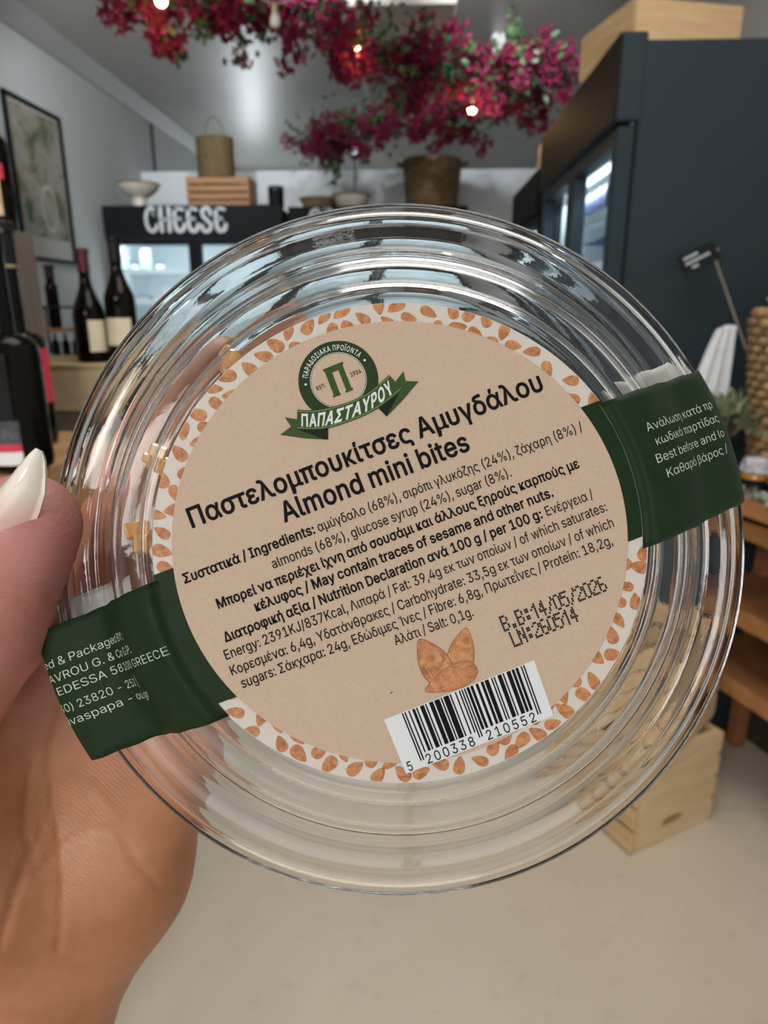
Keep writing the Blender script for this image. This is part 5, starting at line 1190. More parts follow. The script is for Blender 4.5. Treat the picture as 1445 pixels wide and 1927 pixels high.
bq = at(1448, 860, d=2.0)
basket('wicker_basket', 'big honey-coloured wicker basket on the wooden rack deck', on_rack(.125, -.245), .105, .160, .46, 20, 20, M['wicker'], None, amp=2.6)
# white cloth hung over the far side of the basket
cl = MB()
n1, n2 = 26, 22
c0 = at(1345, 600, d=2.0)
dxy = (at(1385, 640, d=2.0) - at(1310, 640, d=2.0))
dxy.z = 0
for i in range(n1):
    f = i / (n1 - 1)
    for j in range(n2):
        g = j / (n2 - 1)
        wdt = .45 + .75 * f ** .8
        x = .55 - wdt * (1 - g) * .95
        fold = .016 * math.sin(g * 17 + 1.2 * f) * (0.3 + f)
        p = c0 + dxy * x + Vector((0, fold, -.34 * f - .02 * g * (1 - f) - .03 * (1 - g) ** 2 * (1 - f)))
        cl.v.append(tuple(p))
for i in range(n1 - 1):
    for j in range(n2 - 1):
        a = i * n2 + j
        cl.f.append((a, a + n2, a + n2 + 1, a + 1))
        cl.m.append(0)
ob = cl.build('linen_cloth', M['linen'], None, 'full')
sm = ob.modifiers.new('thick', 'SOLIDIFY')
sm.thickness = .004
tag(ob, 'white linen cloth hanging between the tall slate fridge and the honey basket', 'cloth')


def leafy(name, label, loc, n, R, mat, leaf=.035, up=.5, seed=1, group=None):
    t = thing(name, label, 'plant', loc, 0, group)
    rn = random.Random(seed)
    lf, st = MB(), MB()
    for k in range(n):
        a, e = rn.uniform(0, 2 * PI), rn.uniform(-.2, 1.2)
        d = Vector((math.cos(a) * math.cos(e), math.sin(a) * math.cos(e), math.sin(e) * up + .2))
        p = d * R * rn.uniform(.45, 1)
        if k % 4 == 0:
            st.tube([(0, 0, -.01), p * .5 + Vector((0, 0, .01)), p], .0015, 4)
        leaf_at(lf, p, d, leaf * rn.uniform(.7, 1.2), rn)
    lf.build('foliage', mat, t, 'full')['kind'] = 'stuff'
    st.build('stems', M['stem'], t)
    return t


def leaf_at(mb, p, d, L, rn, wide=.6):
    d = Vector(d).normalized()
    s = d.cross(Vector((rn.uniform(-1, 1), rn.uniform(-1, 1), rn.uniform(-1, 1))))
    s = s.normalized() if s.length > 1e-3 else d.orthogonal().normalized()
    n = d.cross(s)
    p = Vector(p)
    w = L * wide / 2
    mb.add([p, p + d * L * .35 + s * w + n * w * .5, p + d * L * .35, p + d * L * .35 - s * w + n * w * .5, p + d * L * .75 + s * w * .7 + n * w * .3,
            p + d * L * .72, p + d * L * .75 - s * w * .7 + n * w * .3, p + d * L],
           [(0, 2, 1), (0, 3, 2), (1, 2, 5, 4), (2, 3, 6, 5), (4, 5, 7), (5, 6, 7)])


gq = on_rack(.145, -.245, .47)
leafy('dried_herbs', 'pale sage herbs sticking out of the honey basket', gq, 120, .12, M['sage'], .05, .7, 3)
pq = at(1383, 800, d=1.93)
leafy('dried_herbs', 'pale green herb bunch on the rack in front of the honey basket', on_rack(-.02, -.12, .15), 160, .115, M['sage'], .045, .6, 5)

# chalk tag on a stick
b0 = at(1384, 600, d=1.88)
b1 = at(1342, 478, d=1.92)
tg = thing('price_tag', 'small black chalk tag on a wooden stick beside the honey basket', 'sign', tuple(b0))
o_ = b0.copy()
MB().tube([(b0 - b1) * .5, b1 - o_], .0032, 8).build('stick', M['greywood'], tg)
tl, trr = at(1285, 500, d=1.91), at(1345, 470, d=1.91)
tu = (trr - tl).normalized()
tv = (AU * .9 + AX * -.25)
tv = (tv - tu * tv.dot(tu)).normalized()
tn = tu.cross(tv)
mid = (tl + trr) / 2 - o_
R3 = Matrix((tu, tv, tn)).transposed()
bd = MB().box(mid, ((trr - tl).length + .01, .052, .004), rot=R3).build('tag_board', M['black'], tg)
ch = MB()
org = mid - tu * .042 + tn * .0028
for k, (txt, w) in enumerate((('/ - / - /', .045), ('- // - // - -', .075), ('- / -', .03))):
    mpf = lambda x, y, k=k: org + tu * (x + .012 * (k == 2)) + tv * (y + .010 - .015 * k)
    for i in range(9 - 3 * (k == 2)):
        x0 = w * i / 9
        ch.poly([[(x0, 0), (x0 + w / 13, .001), (x0 + w / 11, .007), (x0 + w / 40, .006)]], mpf)
ch.build('chalk_marks', M['sign_white'], bd)
MB().box(b1 - o_, (.022, .012, .03), bev=.004).build('clip', M['pine'], tg)

# jars with wrapped tops, amber honey
M['honey'] = glassy('amber_honey', (0.95, 0.38, 0.03), 0.05)
M['honey'].node_tree.nodes['Principled BSDF'].inputs['Transmission Weight'].default_value = .55
M['wrap'] = plain('grey_paper_wrap', (.45, .44, .47), .8, var=.2, scale=60, bmp=.3, bdist=.003)


def jar(label, loc):
    t = thing('honey_jar', label, 'jar', loc)
    MB().lathe([(0, 0), (.034, 0), (.038, .005), (.038, .055), (.032, .064), (0, .064)], 28).build('jar_glass', M['honey'], t, True)
    MB().lathe([(.0385, .018), (.0387, .019), (.0387, .046), (.0385, .047)], 28).build('label', M['black'], t, True)
    w = MB()
    for k in range(3):
        w.tube([((.034 - .003 * k + .002 * math.sin(9 * a + k)) * math.cos(a), (.034 - .003 * k + .002 * math.sin(9 * a + k)) * math.sin(a), .068 + .011 * k + .002 * math.sin(5 * a + 2 * k))
                for a in np.linspace(0, 2 * PI, 40, endpoint=False)], .0075, 6, closed=True)
    w.lathe([(0, .062), (.03, .064), (.027, .1), (0, .102)], 24)
    w.build('paper_wrap', M['wrap'], t, 'full')
    return t


jar('amber jar with grey paper-wrapped top, at the aisle corner of the rack', on_rack(-.02, -.235))
jar('amber jar with grey paper-wrapped top, second along the rack deck', on_rack(-.012, -.318))
mo = MB()
rn = random.Random(8)
t = thing('moss_garland', 'grey-green moss strip along the rack deck edge', 'garland', on_rack(-.062, -.28))
for k in range(260):
    q = Vector((rn.uniform(-.012, .02), 0, 0)) 
    p = vx * rn.uniform(-.012, .02) - ux * rn.uniform(-.22, .24) + Vector((0, 0, rn.uniform(.004, .018)))
    leaf_at(mo, p, (rn.uniform(-1, 1), rn.uniform(-1, 1), rn.uniform(-.3, 1)), .022, rn, .8)
mo.build('moss', plain('grey_moss', (.26, .26, .22), .9, var=.4, scale=50), t, 'full')['kind'] = 'stuff'
MB().tube([ux * .22 + Vector((0, 0, .006)), ux * -.24 + Vector((0, 0, .006))], .004, 6).build('wire', M['stem'], t)

# pine crates stacked on the floor
ca = math.atan2(.873, -.487)          # long side direction (away from camera, to the left)
Cc = Vector((.607, 1.577, 0))
ev, eu = Vector((-.487, .873, 0)), Vector((.873, .487, 0))
L1, W1 = .46, .325
ctr = Cc + ev * (L1 / 2) + eu * (W1 / 2)
slat_crate('wooden_crate', 'pale pine crate standing on the floor, lower of two stacked', (ctr.x, ctr.y, .001), math.atan2(ev.y, ev.x), L1, W1, .30, 4, M['pine'], M['pine_end'], True)
Tc = Vector((.689, 1.584, 0))
eu2 = Vector((.664, .747, 0))
ev2 = Vector((-.747, .664, 0))
W1 = .305
ctr = Tc + ev2 * (L1 / 2) + eu2 * (W1 / 2)
slat_crate('wooden_crate', 'pale pine crate turned askew on top of the lower floor crate', (ctr.x, ctr.y, .302), math.atan2(ev2.y, ev2.x), L1, W1, .30, 4, M['pine'], M['pine_end'], True)

# ================================================================== ceiling garlands and bulbs
rn = random.Random(11)


def flower_cluster_mesh(seed, n=26, R=.06):
    r = random.Random(seed)
    mb = MB()
    for k in range(n):
        d = Vector((r.gauss(0, 1), r.gauss(0, 1), r.gauss(0, 1))).normalized()
        p = d * R * r.uniform(.3, 1)
        mb.add([(0, 0, 0), p * .5 + Vector((.0008, 0, 0)), p, p * .5 - Vector((.0008, 0, 0))], [(0, 1, 2, 3)])
        ax = (d + Vector((r.uniform(-.5, .5), r.uniform(-.5, .5), r.uniform(-.7, .1)))).normalized()
        a1 = ax.orthogonal().normalized()
        a2 = ax.cross(a1)
        L = r.uniform(.024, .036)
        for q in range(3):
            an = 2 * PI * q / 3 + r.uniform(-.2, .2)
            o = a1 * math.cos(an) + a2 * math.sin(an)
            dd = (ax * .75 + o * .65).normalized()
            s = dd.cross(o).normalized() if dd.cross(o).length > 1e-3 else a1
            w = L * .36
            b_ = o * .006
            mb.add([p, p + dd * L * .45 + s * w - b_, p + dd * L * .5 + b_, p + dd * L * .45 - s * w - b_, p + dd * L], [(0, 2, 1), (0, 3, 2), (1, 2, 4), (2, 3, 4)])
    return mb


def garland(label, path, ncl, thick, seed, sprigs=()):
    r = random.Random(seed)
    base = path[0]
    t = thing('bougainvillea_garland', label, 'garland', tuple(base))
    P = [Vector(p) - base for p in path]
    Q = []
    for i in range(len(P) - 1):
        for k in range(12):
            f = k / 12
            Q.append(P[i].lerp(P[i + 1], f) + Vector((0, 0, .015 * math.sin(3.1 * (i + f)))))
    Q.append(P[-1])
    MB().tube(Q, .006, 6).build('vine', M['stem'], t, True)
    variants = [flower_cluster_mesh(seed * 10 + k).build('flower_cluster', M['bract'], t) for k in range(5)]
    for k in range(ncl):
        q = Q[min(len(Q) - 1, int((k + r.random()) / ncl * len(Q)))]
        off = Vector((r.gauss(0, thick[0]), r.gauss(0, thick[1]), r.gauss(0, thick[2]) - thick[2] * .2))
        if k < 5:
            o = variants[k]
        else:
            o = variants[k % 5].copy()
            COL.objects.link(o)
        o.location = q + off
        o.rotation_euler = (r.uniform(0, 6), r.uniform(0, 6), r.uniform(0, 6))
        s = r.uniform(.7, 1.15)
        o.scale = (s, s, s)
    fl = MB()
    for k in range(int(ncl * 9)):
        q = r.choice(Q) + Vector((r.gauss(0, thick[0] * 1.2), r.gauss(0, thick[1] * 1.2), r.gauss(.02, thick[2] * 1.1)))
        leaf_at(fl, q, (r.uniform(-1, 1), r.uniform(-1, 1), r.uniform(-1, .4)), r.uniform(.03, .05), r)
    tw = MB()
    for (a, b_) in sprigs:
        a, b_ = Vector(a) - base, Vector(b_) - base
        pts = [a.lerp(b_, f) + Vector((.02 * math.sin(5 * f), 0, .015 * math.sin(7 * f))) for f in np.linspace(0, 1, 8)]
        tw.tube(pts, .0025, 5)
        for p in pts:
            for _ in range(5):
                leaf_at(fl, p + Vector((r.gauss(0, .012), r.gauss(0, .012), r.gauss(0, .012))), (r.uniform(-1, 1), r.uniform(-1, 1), r.uniform(-1, 1)), r.uniform(.025, .045), r)
    if tw.v:
        tw.build('twig', M['stem'], t)
    o = fl.build('foliage', M['leaf'], t, 'full')
    o['kind'] = 'stuff'
    return t


gA = [at(235, -25, y=3.10), at(380, -8, y=3.25), at(520, 5, y=3.40), at(620, 60, y=3.52), at(720, 100, y=3.66), at(830, 120, y=3.8), at(940, 140, y=3.95), at(1045, 140, y=4.05)]
garland('magenta bougainvillea garland, the long strand nearer the shop front, under the ceiling', gA, 130, (.06, .10, .062), 3,
        [(at(990, 110, y=4.0), at(968, 28, y=4.0)), (at(840, 140, y=3.8), at(822, 160, y=3.8)), (at(960, 110, y=3.9), at(975, 60, y=3.9)), (at(420, 15, y=3.25), at(465, 80, y=3.25)), (at(360, 10, y=3.2), at(390, 70, y=3.2)), (at(780, 140, y=3.7), at(745, 200, y=3.7))])
gB = [at(1010, 190, y=4.35), at(900, 195, y=4.5), at(790, 225, y=4.75), at(690, 235, y=5.0), at(620, 260, y=5.2), at(580, 285, y=5.35)]
garland('darker bougainvillea strand farther back, sagging towards the partition', gB, 100, (.07, .10, .066), 7,
        [(at(640, 285, y=5.2), at(628, 352, y=5.2)), (at(610, 280, y=5.2), at(640, 330, y=5.2))])
# two loose drooping sprays of the near strand
for k, (pts, lab) in enumerate((((at(285, 15, y=3.15), at(300, 60, y=3.15), at(335, 105, y=3.15)), 'short drooping bougainvillea spray lit by a bulb, at the garland start'),
                                ((at(650, 80, y=3.6), at(648, 110, y=3.6), at(652, 138, y=3.6)), 'short drooping bougainvillea spray lit red beside a bulb'),
                                ((at(770, 140, y=3.75), at(780, 170, y=3.75), at(785, 195, y=3.75)), 'unlit bougainvillea spray drooping below the middle of the near strand'))):
    garland(lab, list(pts), 7, (.012, .012, .014), 20 + k)

sl = thing('string_light', 'string of warm bulbs on a pale cord through the garland', 'lights', tuple(at(300, -10, y=3.22)))
o0 = Vector(sl.location)
bl = [(at(303, 0, y=3.0), True), (at(518, 40, y=3.12), False), (at(672, 95, y=3.60), True), (at(888, 205, y=4.0), True)]
cp = []
for (p, on) in bl:
    cp += [p + Vector((-.12, -.02, .10)), p + Vector((0, 0, .055)), p + Vector((.12, .03, .10))]
MB().tube([q - o0 for q in cp], .003, 6).build('cord', M['cord'], sl, True)
for (p, on) in bl:
    r0 = .021
    so = MB().lathe([(.006, .062), (.013, .058), (.0135, .03), (.011, .026), (0, .026)], 16, c=tuple(p - o0)).build('socket', M['socket'], sl, True)
    MB().lathe([(.011, .027), (.016, .018), (r0, 0), (r0 * .9, -.012), (r0 * .55, -.02), (0, -.023)], 20, c=tuple(p - o0)).build('bulb', M['bulb_on'] if on else M['bulb_off'], so, True)
    if on:
        d = bpy.data.lights.new('bulb_glow', 'POINT')
        d.energy, d.color, d.shadow_soft_size = 1.6, (1.0, .62, .25), .03
        o = bpy.data.objects.new('bulb_glow', d)
        COL.objects.link(o)
        o.parent = sl
        o.location = p - o0 + Vector((0, -.03, -.045))
# ================================================================== the clear tub held up in front
TILT = math.radians(3.5)
ROLL = math.radians(21.3)
LABC = at(752, 1012, d=0.130)
E1 = AX.copy()                                        # right
E3 = (-AF * math.cos(TILT) + AU * math.sin(TILT)).normalized()   # towards the viewer
E2 = E3.cross(E1)
TU = E1 * math.cos(ROLL) + E2 * math.sin(ROLL)        # text direction
TV = -E1 * math.sin(ROLL) + E2 * math.cos(ROLL)       # text up
TM = Matrix(((TU.x, TV.x, E3.x, LABC.x), (TU.y, TV.y, E3.y, LABC.y), (TU.z, TV.z, E3.z, LABC.z), (0, 0, 0, 1)))
TMI = TM.inverted()


def lab(px, py, w=0.0):
    """photo pixel -> (u, v) on the flat label, metres from its centre"""
    r = ray(px, py)
    t = ((LABC + E3 * w) - CAMPOS).dot(E3) / r.dot(E3)
    q = TMI @ (CAMPOS + r * t)
    return (q.x, q.y)


tub = bpy.data.objects.new('plastic_tub', None)
COL.objects.link(tub)
tub.matrix_world = TM
tub.empty_display_size = .02
tag(tub, 'round clear plastic tub with a beige printed label, held up in the left hand', 'tub')

# clear plastic
m, nt, b = new_mat('clear_plastic')
b.inputs['Base Color'].default_value = (0.985, 0.985, 0.98, 1)
b.inputs['Roughness'].default_value = 0.03
b.inputs['IOR'].default_value = 1.34
b.inputs['Transmission Weight'].default_value = 1.0
f1 = noise(nt, 260, 3, .5)
f2 = noise(nt, 55, 2, .5)
ad = nt.nodes.new('ShaderNodeMath')
ad.operation = 'ADD'
nt.links.new(f1, ad.inputs[0])
nt.links.new(f2, ad.inputs[1])
bump(nt, b, ad.outputs[0], .06, .0006)
M['clear'] = m


def chaikin(p, it=1):
    for _ in range(it):
        q = [p[0]]
        for a, b_ in zip(p[:-1], p[1:]):
            q += [(a[0] * .75 + b_[0] * .25, a[1] * .75 + b_[1] * .25), (a[0] * .25 + b_[0] * .75, a[1] * .25 + b_[1] * .75)]
        p = q + [p[-1]]
    return p


BASE_PROF = [(0, 0), (40, 0), (46.3, 0), (46.9, .35), (47.4, .95), (48.3, 1.05), (49.0, .3), (49.8, -1.0), (51.0, -1.5), (53.6, -1.9), (54.6, -3.2), (55.3, -4.6), (56.6, -5.2), (57.2, -6.6), (58.6, -8.9),
             (60.2, -11.2), (61.6, -12.2), (63.0, -12.1), (64.0, -11.6), (66.4, -11.7), (67.4, -12.2), (68.8, -12.3), (69.7, -12.7), (70.2, -13.5), (70.1, -14.2)]


def shell(prof, dr, dw):
    """solid wall: outer profile plus the same shifted inwards"""
    return prof, [(max(0, r - dr) if k else 0, w - dw) for k, (r, w) in enumerate(prof)]


po, pi_ = shell(chaikin(BASE_PROF, 2), .28, .34)
ring = [(r * .001, w * .001) for r, w in po + list(reversed(pi_))]
MB().lathe(list(reversed(ring)), 256).build('tub_base', M['clear'], tub, 'full')
LID = [(0, -22.6), (30, -22.6), (60, -22.6), (64, -22.7), (65, -23.9), (68, -24.2), (71.8, -24.2), (73.6, -23.4), (74.7, -22.4), (75.3, -20.8), (75.3, -19.4), (74.9, -18.9), (74.5, -19.4), (74.5, -20.8),
       (73.9, -22.0), (73.0, -22.9), (71.5, -23.5), (68.3, -23.5), (65.8, -23.1), (64.8, -22.1), (60, -21.9), (30, -21.9), (0, -21.9)]
LID = [((r if r <= 49 else 49 + (r - 49) * .844), w + 7.2) for r, w in LID]
MB().lathe([(r * .001, w * .001) for r, w in chaikin(LID, 1)], 224).build('tub_lid', M['clear'], tub, 'full')

# ------------------------------------------------------------------ label
M['lab_beige'] = plain('beige_label_paper', (.43, .315, .228), .75, var=.045, scale=1800)
M['lab_white'] = plain('label_border_paper', (.50, .455, .41), .6, var=.02, scale=600)
M['lab_green'] = plain('dark_green_print', (.0095, .0225, .0085), .55, spec=.10, var=.12, scale=300)
M['logo_dark'] = plain('logo_dark_green', (.016, .034, .011), .6, var=.08, scale=500, spec=.12)
M['logo_mid'] = plain('logo_green', (.030, .064, .018), .6, var=.08, scale=500, spec=.12)
M['logo_deep'] = plain('logo_deep_green', (.006, .012, .005), .6, var=.05, spec=.12)
M['logo_line'] = plain('logo_lime_line', (.22, .28, .10), .6, var=.05)
M['ink'] = plain('black_ink', (.008, .007, .009), .7, var=.05, spec=.05)
M['ink_dots'] = plain('inkjet_ink', (.02, .018, .02), .7, spec=.05)
M['print_white'] = plain('white_print', (.55, .57, .585), .6, var=.02)
M['tape_text'] = plain('pale_green_print', (.42, .48, .40), .5, var=.03)
M['tape_back'] = plain('tape_back_paper', (.72, .70, .66), .6, var=.04, scale=200)
m, nt, b = new_mat('almond_print')
f1 = noise(nt, 620, 5, .6, (1, 1, 1), .8)
nt.links.new(ramp(nt, f1, [(.30, (.22, .07, .018)), (.48, (.37, .14, .045)), (.70, (.50, .235, .085))]), b.inputs['Base Color'])
b.inputs['Roughness'].default_value = .6
M['almond'] = m
M['almond_pale'] = plain('almond_print_light', (.50, .24, .095), .6, var=.25, scale=700)  # paler tone of the printed grain strokes
M['almond_dark'] = plain('almond_print_grain', (.26, .09, .025), .6)

RW_ = .0466          # white border radius
RB_ = .0428          # beige disc radius


def disc(mb, r, w, n=180, mi=0, r0=0.0):
    if r0:
        mb.lathe([(r0, w), (r, w)], n, mi=mi)
    else:
        mb.add([(r * math.cos(2 * PI * k / n), r * math.sin(2 * PI * k / n), w) for k in range(n)], [tuple(range(n))], mi)


CR, SR = math.cos(ROLL), math.sin(ROLL)


def ell(mb, k=.968):
    """the printed label is a slightly flattened round"""
    for i, (x, y, w) in enumerate(mb.v):
        X, Y = x * CR - y * SR, (x * SR + y * CR) * k
        mb.v[i] = (X * CR + Y * SR, -X * SR + Y * CR, w)


lb = MB()
disc(lb, RW_, .00012, mi=1)
disc(lb, RB_, .00034, mi=0)
ell(lb)
label = lb.build('label', [M['lab_beige'], M['lab_white']], tub)


def almond_outline(c, ang, L, W, n=22):
    out = []
    for k in range(n):
        a = 2 * PI * k / n
        x = math.cos(a)
        y = math.sin(a) * (1 - .30 * x - .12 * x * x * x)
        x2 = x * (1.0 + .10 * max(0, x) ** 3)
        out.append((c[0] + math.cos(ang) * x2 * L / 2 - math.sin(ang) * y * W / 2, c[1] + math.sin(ang) * x2 * L / 2 + math.cos(ang) * y * W / 2))
    return out


def on_label(w):
    return lambda x, y: (x, y, w)


# border of little almonds
rn = random.Random(5)
bm_ = MB()
placed = []


def clip_r(o, rmax):
    q = []
    for x, y in o:
        r = math.hypot(x, y)
        s = min(1, rmax / r)
        q.append((x * s, y * s))
    return q


def almond_art(mb, c, an, L, W, w, rmax=None, grain=5, tones=(1, 2)):
    o = almond_outline(c, an, L, W)
    if rmax:
        o = clip_r(o, rmax)
    mb.poly([o], on_label(w), 0)
    for k in range(grain):
        yy = (k - (grain - 1) / 2) / grain * .72
        for seg_ in range(3):
            t0, t1 = -.62 + .42 * seg_ + rn.uniform(-.06, .06), -.38 + .42 * seg_ + rn.uniform(0, .12)
            P = []
            for t in (t0, (t0 + t1) / 2, t1):
                P.append((t * L / 2, yy * W * (1 - .42 * t * t - .25 * t) ))
            d = .022 * W
            loop = [(P[0][0], P[0][1]), (P[1][0], P[1][1] - d), (P[2][0], P[2][1]), (P[1][0], P[1][1] + d)]
            loop = [(c[0] + math.cos(an) * x - math.sin(an) * y, c[1] + math.sin(an) * x + math.cos(an) * y) for x, y in loop]
            if rmax and max(math.hypot(*p) for p in loop) > rmax - .0001:
                continue
            mb.poly([loop], on_label(w + .000015), tones[(k + seg_) % len(tones)])


tries = 0
while tries < 9000:
    tries += 1
    a = rn.uniform(0, 2 * PI)
    r = rn.uniform(RB_ - .0006, RW_ - .0004)
    L = rn.uniform(.0030, .0038)
    c = (r * math.cos(a), r * math.sin(a))
    if any((c[0] - q[0]) ** 2 + (c[1] - q[1]) ** 2 < (.0031) ** 2 for q in placed):
        continue
    placed.append(c)
    almond_art(bm_, c, a + rn.uniform(-1.3, 1.3) + rn.choice((0, PI)), L, L * rn.uniform(.56, .68), .00018, RW_ - .00012, 3)
ell(bm_)
bm_.build('almond_border', [M['almond'], M['almond_pale'], M['almond_dark']], label)

# green ends of the label where the seals run off (inside the white border)
gm = MB()
for (va, vb, sg) in ((.0100, -.0173, -1), (.0113, -.0163, 1)):
    n = 24
    P = []
    for k in range(n + 1):
        v = va + (vb - va) * k / n
        P.append((sg * math.sqrt(RW_ ** 2 - v * v) * 1.0, v, .00026))
        P.append((sg * math.sqrt((RB_ - .0004) ** 2 - v * v), v, .00026))
    F = [(2 * k, 2 * k + 1, 2 * k + 3, 2 * k + 2) for k in range(n)]
    gm = MB()
    gm.add(P, F if sg > 0 else [tuple(reversed(f)) for f in F])
    ell(gm)
    gm.build('label_end', M['lab_green'], label)

# printed lines: (text, start pixel, end pixel of the baseline, cap height px, weight)
LINES = [
    ('Παστελομπουκίτσες Αμυγδάλου', (360, 994.5), (1026, 732.5), 37, 17),
    ('Almond mini bites', (536, 983), (887, 846), 37, 17),
    ('Συστατικά / Ingredients:', (348, 1098.5), (595.5, 1003), 18.3, 19),
    ('αμύγδαλο (68%), σιρόπι γλυκόζης (24%), ζάχαρη (8%) /', (600, 1001.5), (1097, 810.5), 18.3, 4),
    ('almonds (68%), glucose syrup (24%), sugar (8%).', (514.5, 1070.4), (964, 896), 18.3, 4),
    ('Μπορεί να περιέχει ίχνη από σουσάμι και άλλους ξηρούς καρπούς με', (411, 1145.8), (1091, 879.5), 18.3, 19),
    ('κέλυφος / May contain traces of sesame and other nuts.', (482, 1150.8), (1042.5, 933.7), 18.3, 19),
    ('Διατροφική αξία / Nutrition Declaration ανά 100 g / per 100 g:', (425, 1208.3), (1022, 974.2), 18.3, 19),
    ('Ενέργεια /', (1027.5, 972), (1117, 937.5), 18.3, 4),
    ('Energy: 2391KJ/837Kcal, Λιπαρά / Fat: 39,4g εκ των οποίων / of which saturates:', (425.3, 1242), (1143.3, 960.8), 18.3, 4),
    ('Κορεσμένα: 6,4g, Υδατάνθρακες / Carbohydrate: 33,5g εκ των οποίων / of which', (436.3, 1271.4), (1156.3, 990.6), 18.3, 4),
    ('sugars: Σάκχαρα: 24g, Εδώδιμες Ίνες / Fibre: 6,8g, Πρωτεΐνες / Protein: 18,2g,', (456.9, 1294.7), (1154, 1023.7), 18.3, 4),
    ('Αλάτι / Salt: 0,1g.', (744.5, 1214.3), (892.5, 1158), 18.3, 4),
]
WT = .00044


def line_map(p0, p1, w=WT):
    a, b_ = Vector(lab(*p0)), Vector(lab(*p1))
    d = (b_ - a)
    L = d.length
    d.normalize()
    n = Vector((-d.y, d.x))
    return (lambda x, y: (a.x + d.x * x + n.x * y, a.y + d.y * x + n.y * y, w)), L


PXM = 1e-4      # metres per photo pixel on the label
tx = MB()
for txt, p0, p1, cap, wt in LINES:
    mp, L = line_map(p0, p1)
    put_text(tx, txt, mp, cap * PXM, L, wt, 0)
tx.build('printed_text', M['ink'], label)

# ink-jet date in dots
DOT = {
    'B': '1110 1001 1001 1110 1001 1001 1110', '.': '0000 0000 0000 0000 0000 0110 0110', ':': '0000 0110 0110 0000 0110 0110 0000', '/': '0001 0001 0010 0010 0100 0100 1000',
    'L': '1000 1000 1000 1000 1000 1000 1111', 'N': '1001 1101 1101 1011 1011 1001 1001', '0': '0110 1001 1001 1001 1001 1001 0110', '1': '0010 0110 1010 0010 0010 0010 0010',
    '2': '0110 1001 0001 0010 0100 1000 1111', '4': '0010 0110 0110 1010 1111 0010 0010', '5': '1111 1000 1110 0001 0001 1001 0110', '6': '0110 1000 1000 1110 1001 1001 0110'}
dm = MB()
for txt, p0, p1 in (('B.B:14/05/2026', (948, 1187), (1144, 1108.5)), ('LN:260514', (966.5, 1216), (1091, 1165.5))):
    mp, L = line_map(p0, p1)
    cw = L / len(txt)
    hh = 26.0 * PXM
    for k, ch in enumerate(txt):
        for ri, row in enumerate(DOT[ch].split()):
            for ci, v in enumerate(row):
                if v == '1':
                    x, y = cw * (k + .08 + ci * .24), hh * (6 - ri) / 6
                    rr_ = 2.3 * PXM
                    dm.poly([[(x + rr_ * math.cos(a) * .9, y + rr_ * math.sin(a) * 1.05) for a in np.linspace(0, 2 * PI, 7)[:-1]]], mp)
dm.build('date_stamp', M['ink_dots'], label)

# barcode
bc_ = MB()
Q = [Vector(lab(*p)) for p in ((763.9, 1455.1), (1040.7, 1345.8), (1003.9, 1241.4), (722.4, 1353.3))]


def bmap(w):
    def f(x, y):
        p = (Q[0] * (1 - x) + Q[1] * x) * (1 - y) + (Q[3] * (1 - x) + Q[2] * x) * y
        return (p.x, p.y, w)
    return f


bc_.poly([[(0, 0), (1, 0), (1, 1), (0, 1)]], bmap(.00042), 1)
code = '5200338210552'
Lc = ['0001101', '0011001', '0010011', '0111101', '0100011', '0110001', '0101111', '0111011', '0110111', '0001011']
Rc = [''.join('1' if c == '0' else '0' for c in s) for s in Lc]
Gc = [s[::-1] for s in Rc]
par = {'5': 'LGGLLG'}[code[0]]
bits = '101' + ''.join((Lc if p == 'L' else Gc)[int(d)] for p, d in zip(par, code[1:7])) + '01010' + ''.join(Rc[int(d)] for d in code[7:]) + '101'
x0, x1 = .115, .932
k = 0
while k < 95:
    if bits[k] == '1':
        j = k
        while j < 95 and bits[j] == '1':
            j += 1
        guard = k < 3 or k >= 92 or 45 <= k < 50
        y0_ = .115 if guard else .225
        a, b_ = x0 + (x1 - x0) * k / 95, x0 + (x1 - x0) * j / 95
        bc_.poly([[(a, y0_), (b_, y0_), (b_, .985), (a, .985)]], bmap(.00046), 0)
        k = j
    else:
        k += 1
for txt, xa, xb in (('5', .020, .068), ('200338', .145, .490), ('210552', .552, .905)):
    n_ = len(txt)
    for i, ch in enumerate(txt):
        g = GLYPH[ch][0]
        ox = xa + (xb - xa) * i / n_
        sx = (xb - xa) / n_ * .82 / g
        sy = .165 / CAP
        for loops in glyph_polys(ch, 4):
            bc_.poly([[(ox + px * sx, .020 + py * sy) for px, py in l] for l in loops], bmap(.00047), 0)
bc_.build('barcode', [M['ink'], M['print_white']], label)

# three almonds
am = MB()
for (T, B_, W) in (((791, 1207), (838, 1282), 54), ((876, 1186), (860, 1268), 47), ((805, 1297), (895, 1255), 42)):
    a, b_ = Vector(lab(*T)), Vector(lab(*B_))
    d = a - b_
    c = (a + b_) / 2
    i = am.v.__len__()
    lift = {47: 0, 54: .00004, 42: .00008}[W]
    am.poly([almond_outline((c.x, c.y), math.atan2(d.y, d.x), d.length * 1.03, W * PXM * 1.06)], on_label(.00040 + lift), 2)
    almond_art(am, (c.x, c.y), math.atan2(d.y, d.x), d.length * .99, W * PXM * .97, .00041 + lift, None, 7, (1,))
am.build('almond_picture', [M['almond'], M['almond_pale'], M['almond_dark']], label)
sp_ = MB()
mp, L = line_map((732, 1306), (740, 1300))
sp_.poly([[(0, 0), (L * .6, -.00008), (L, .00005), (L * .5, .0001)]], mp)
sp_.build('printed_speck', M['ink'], label)

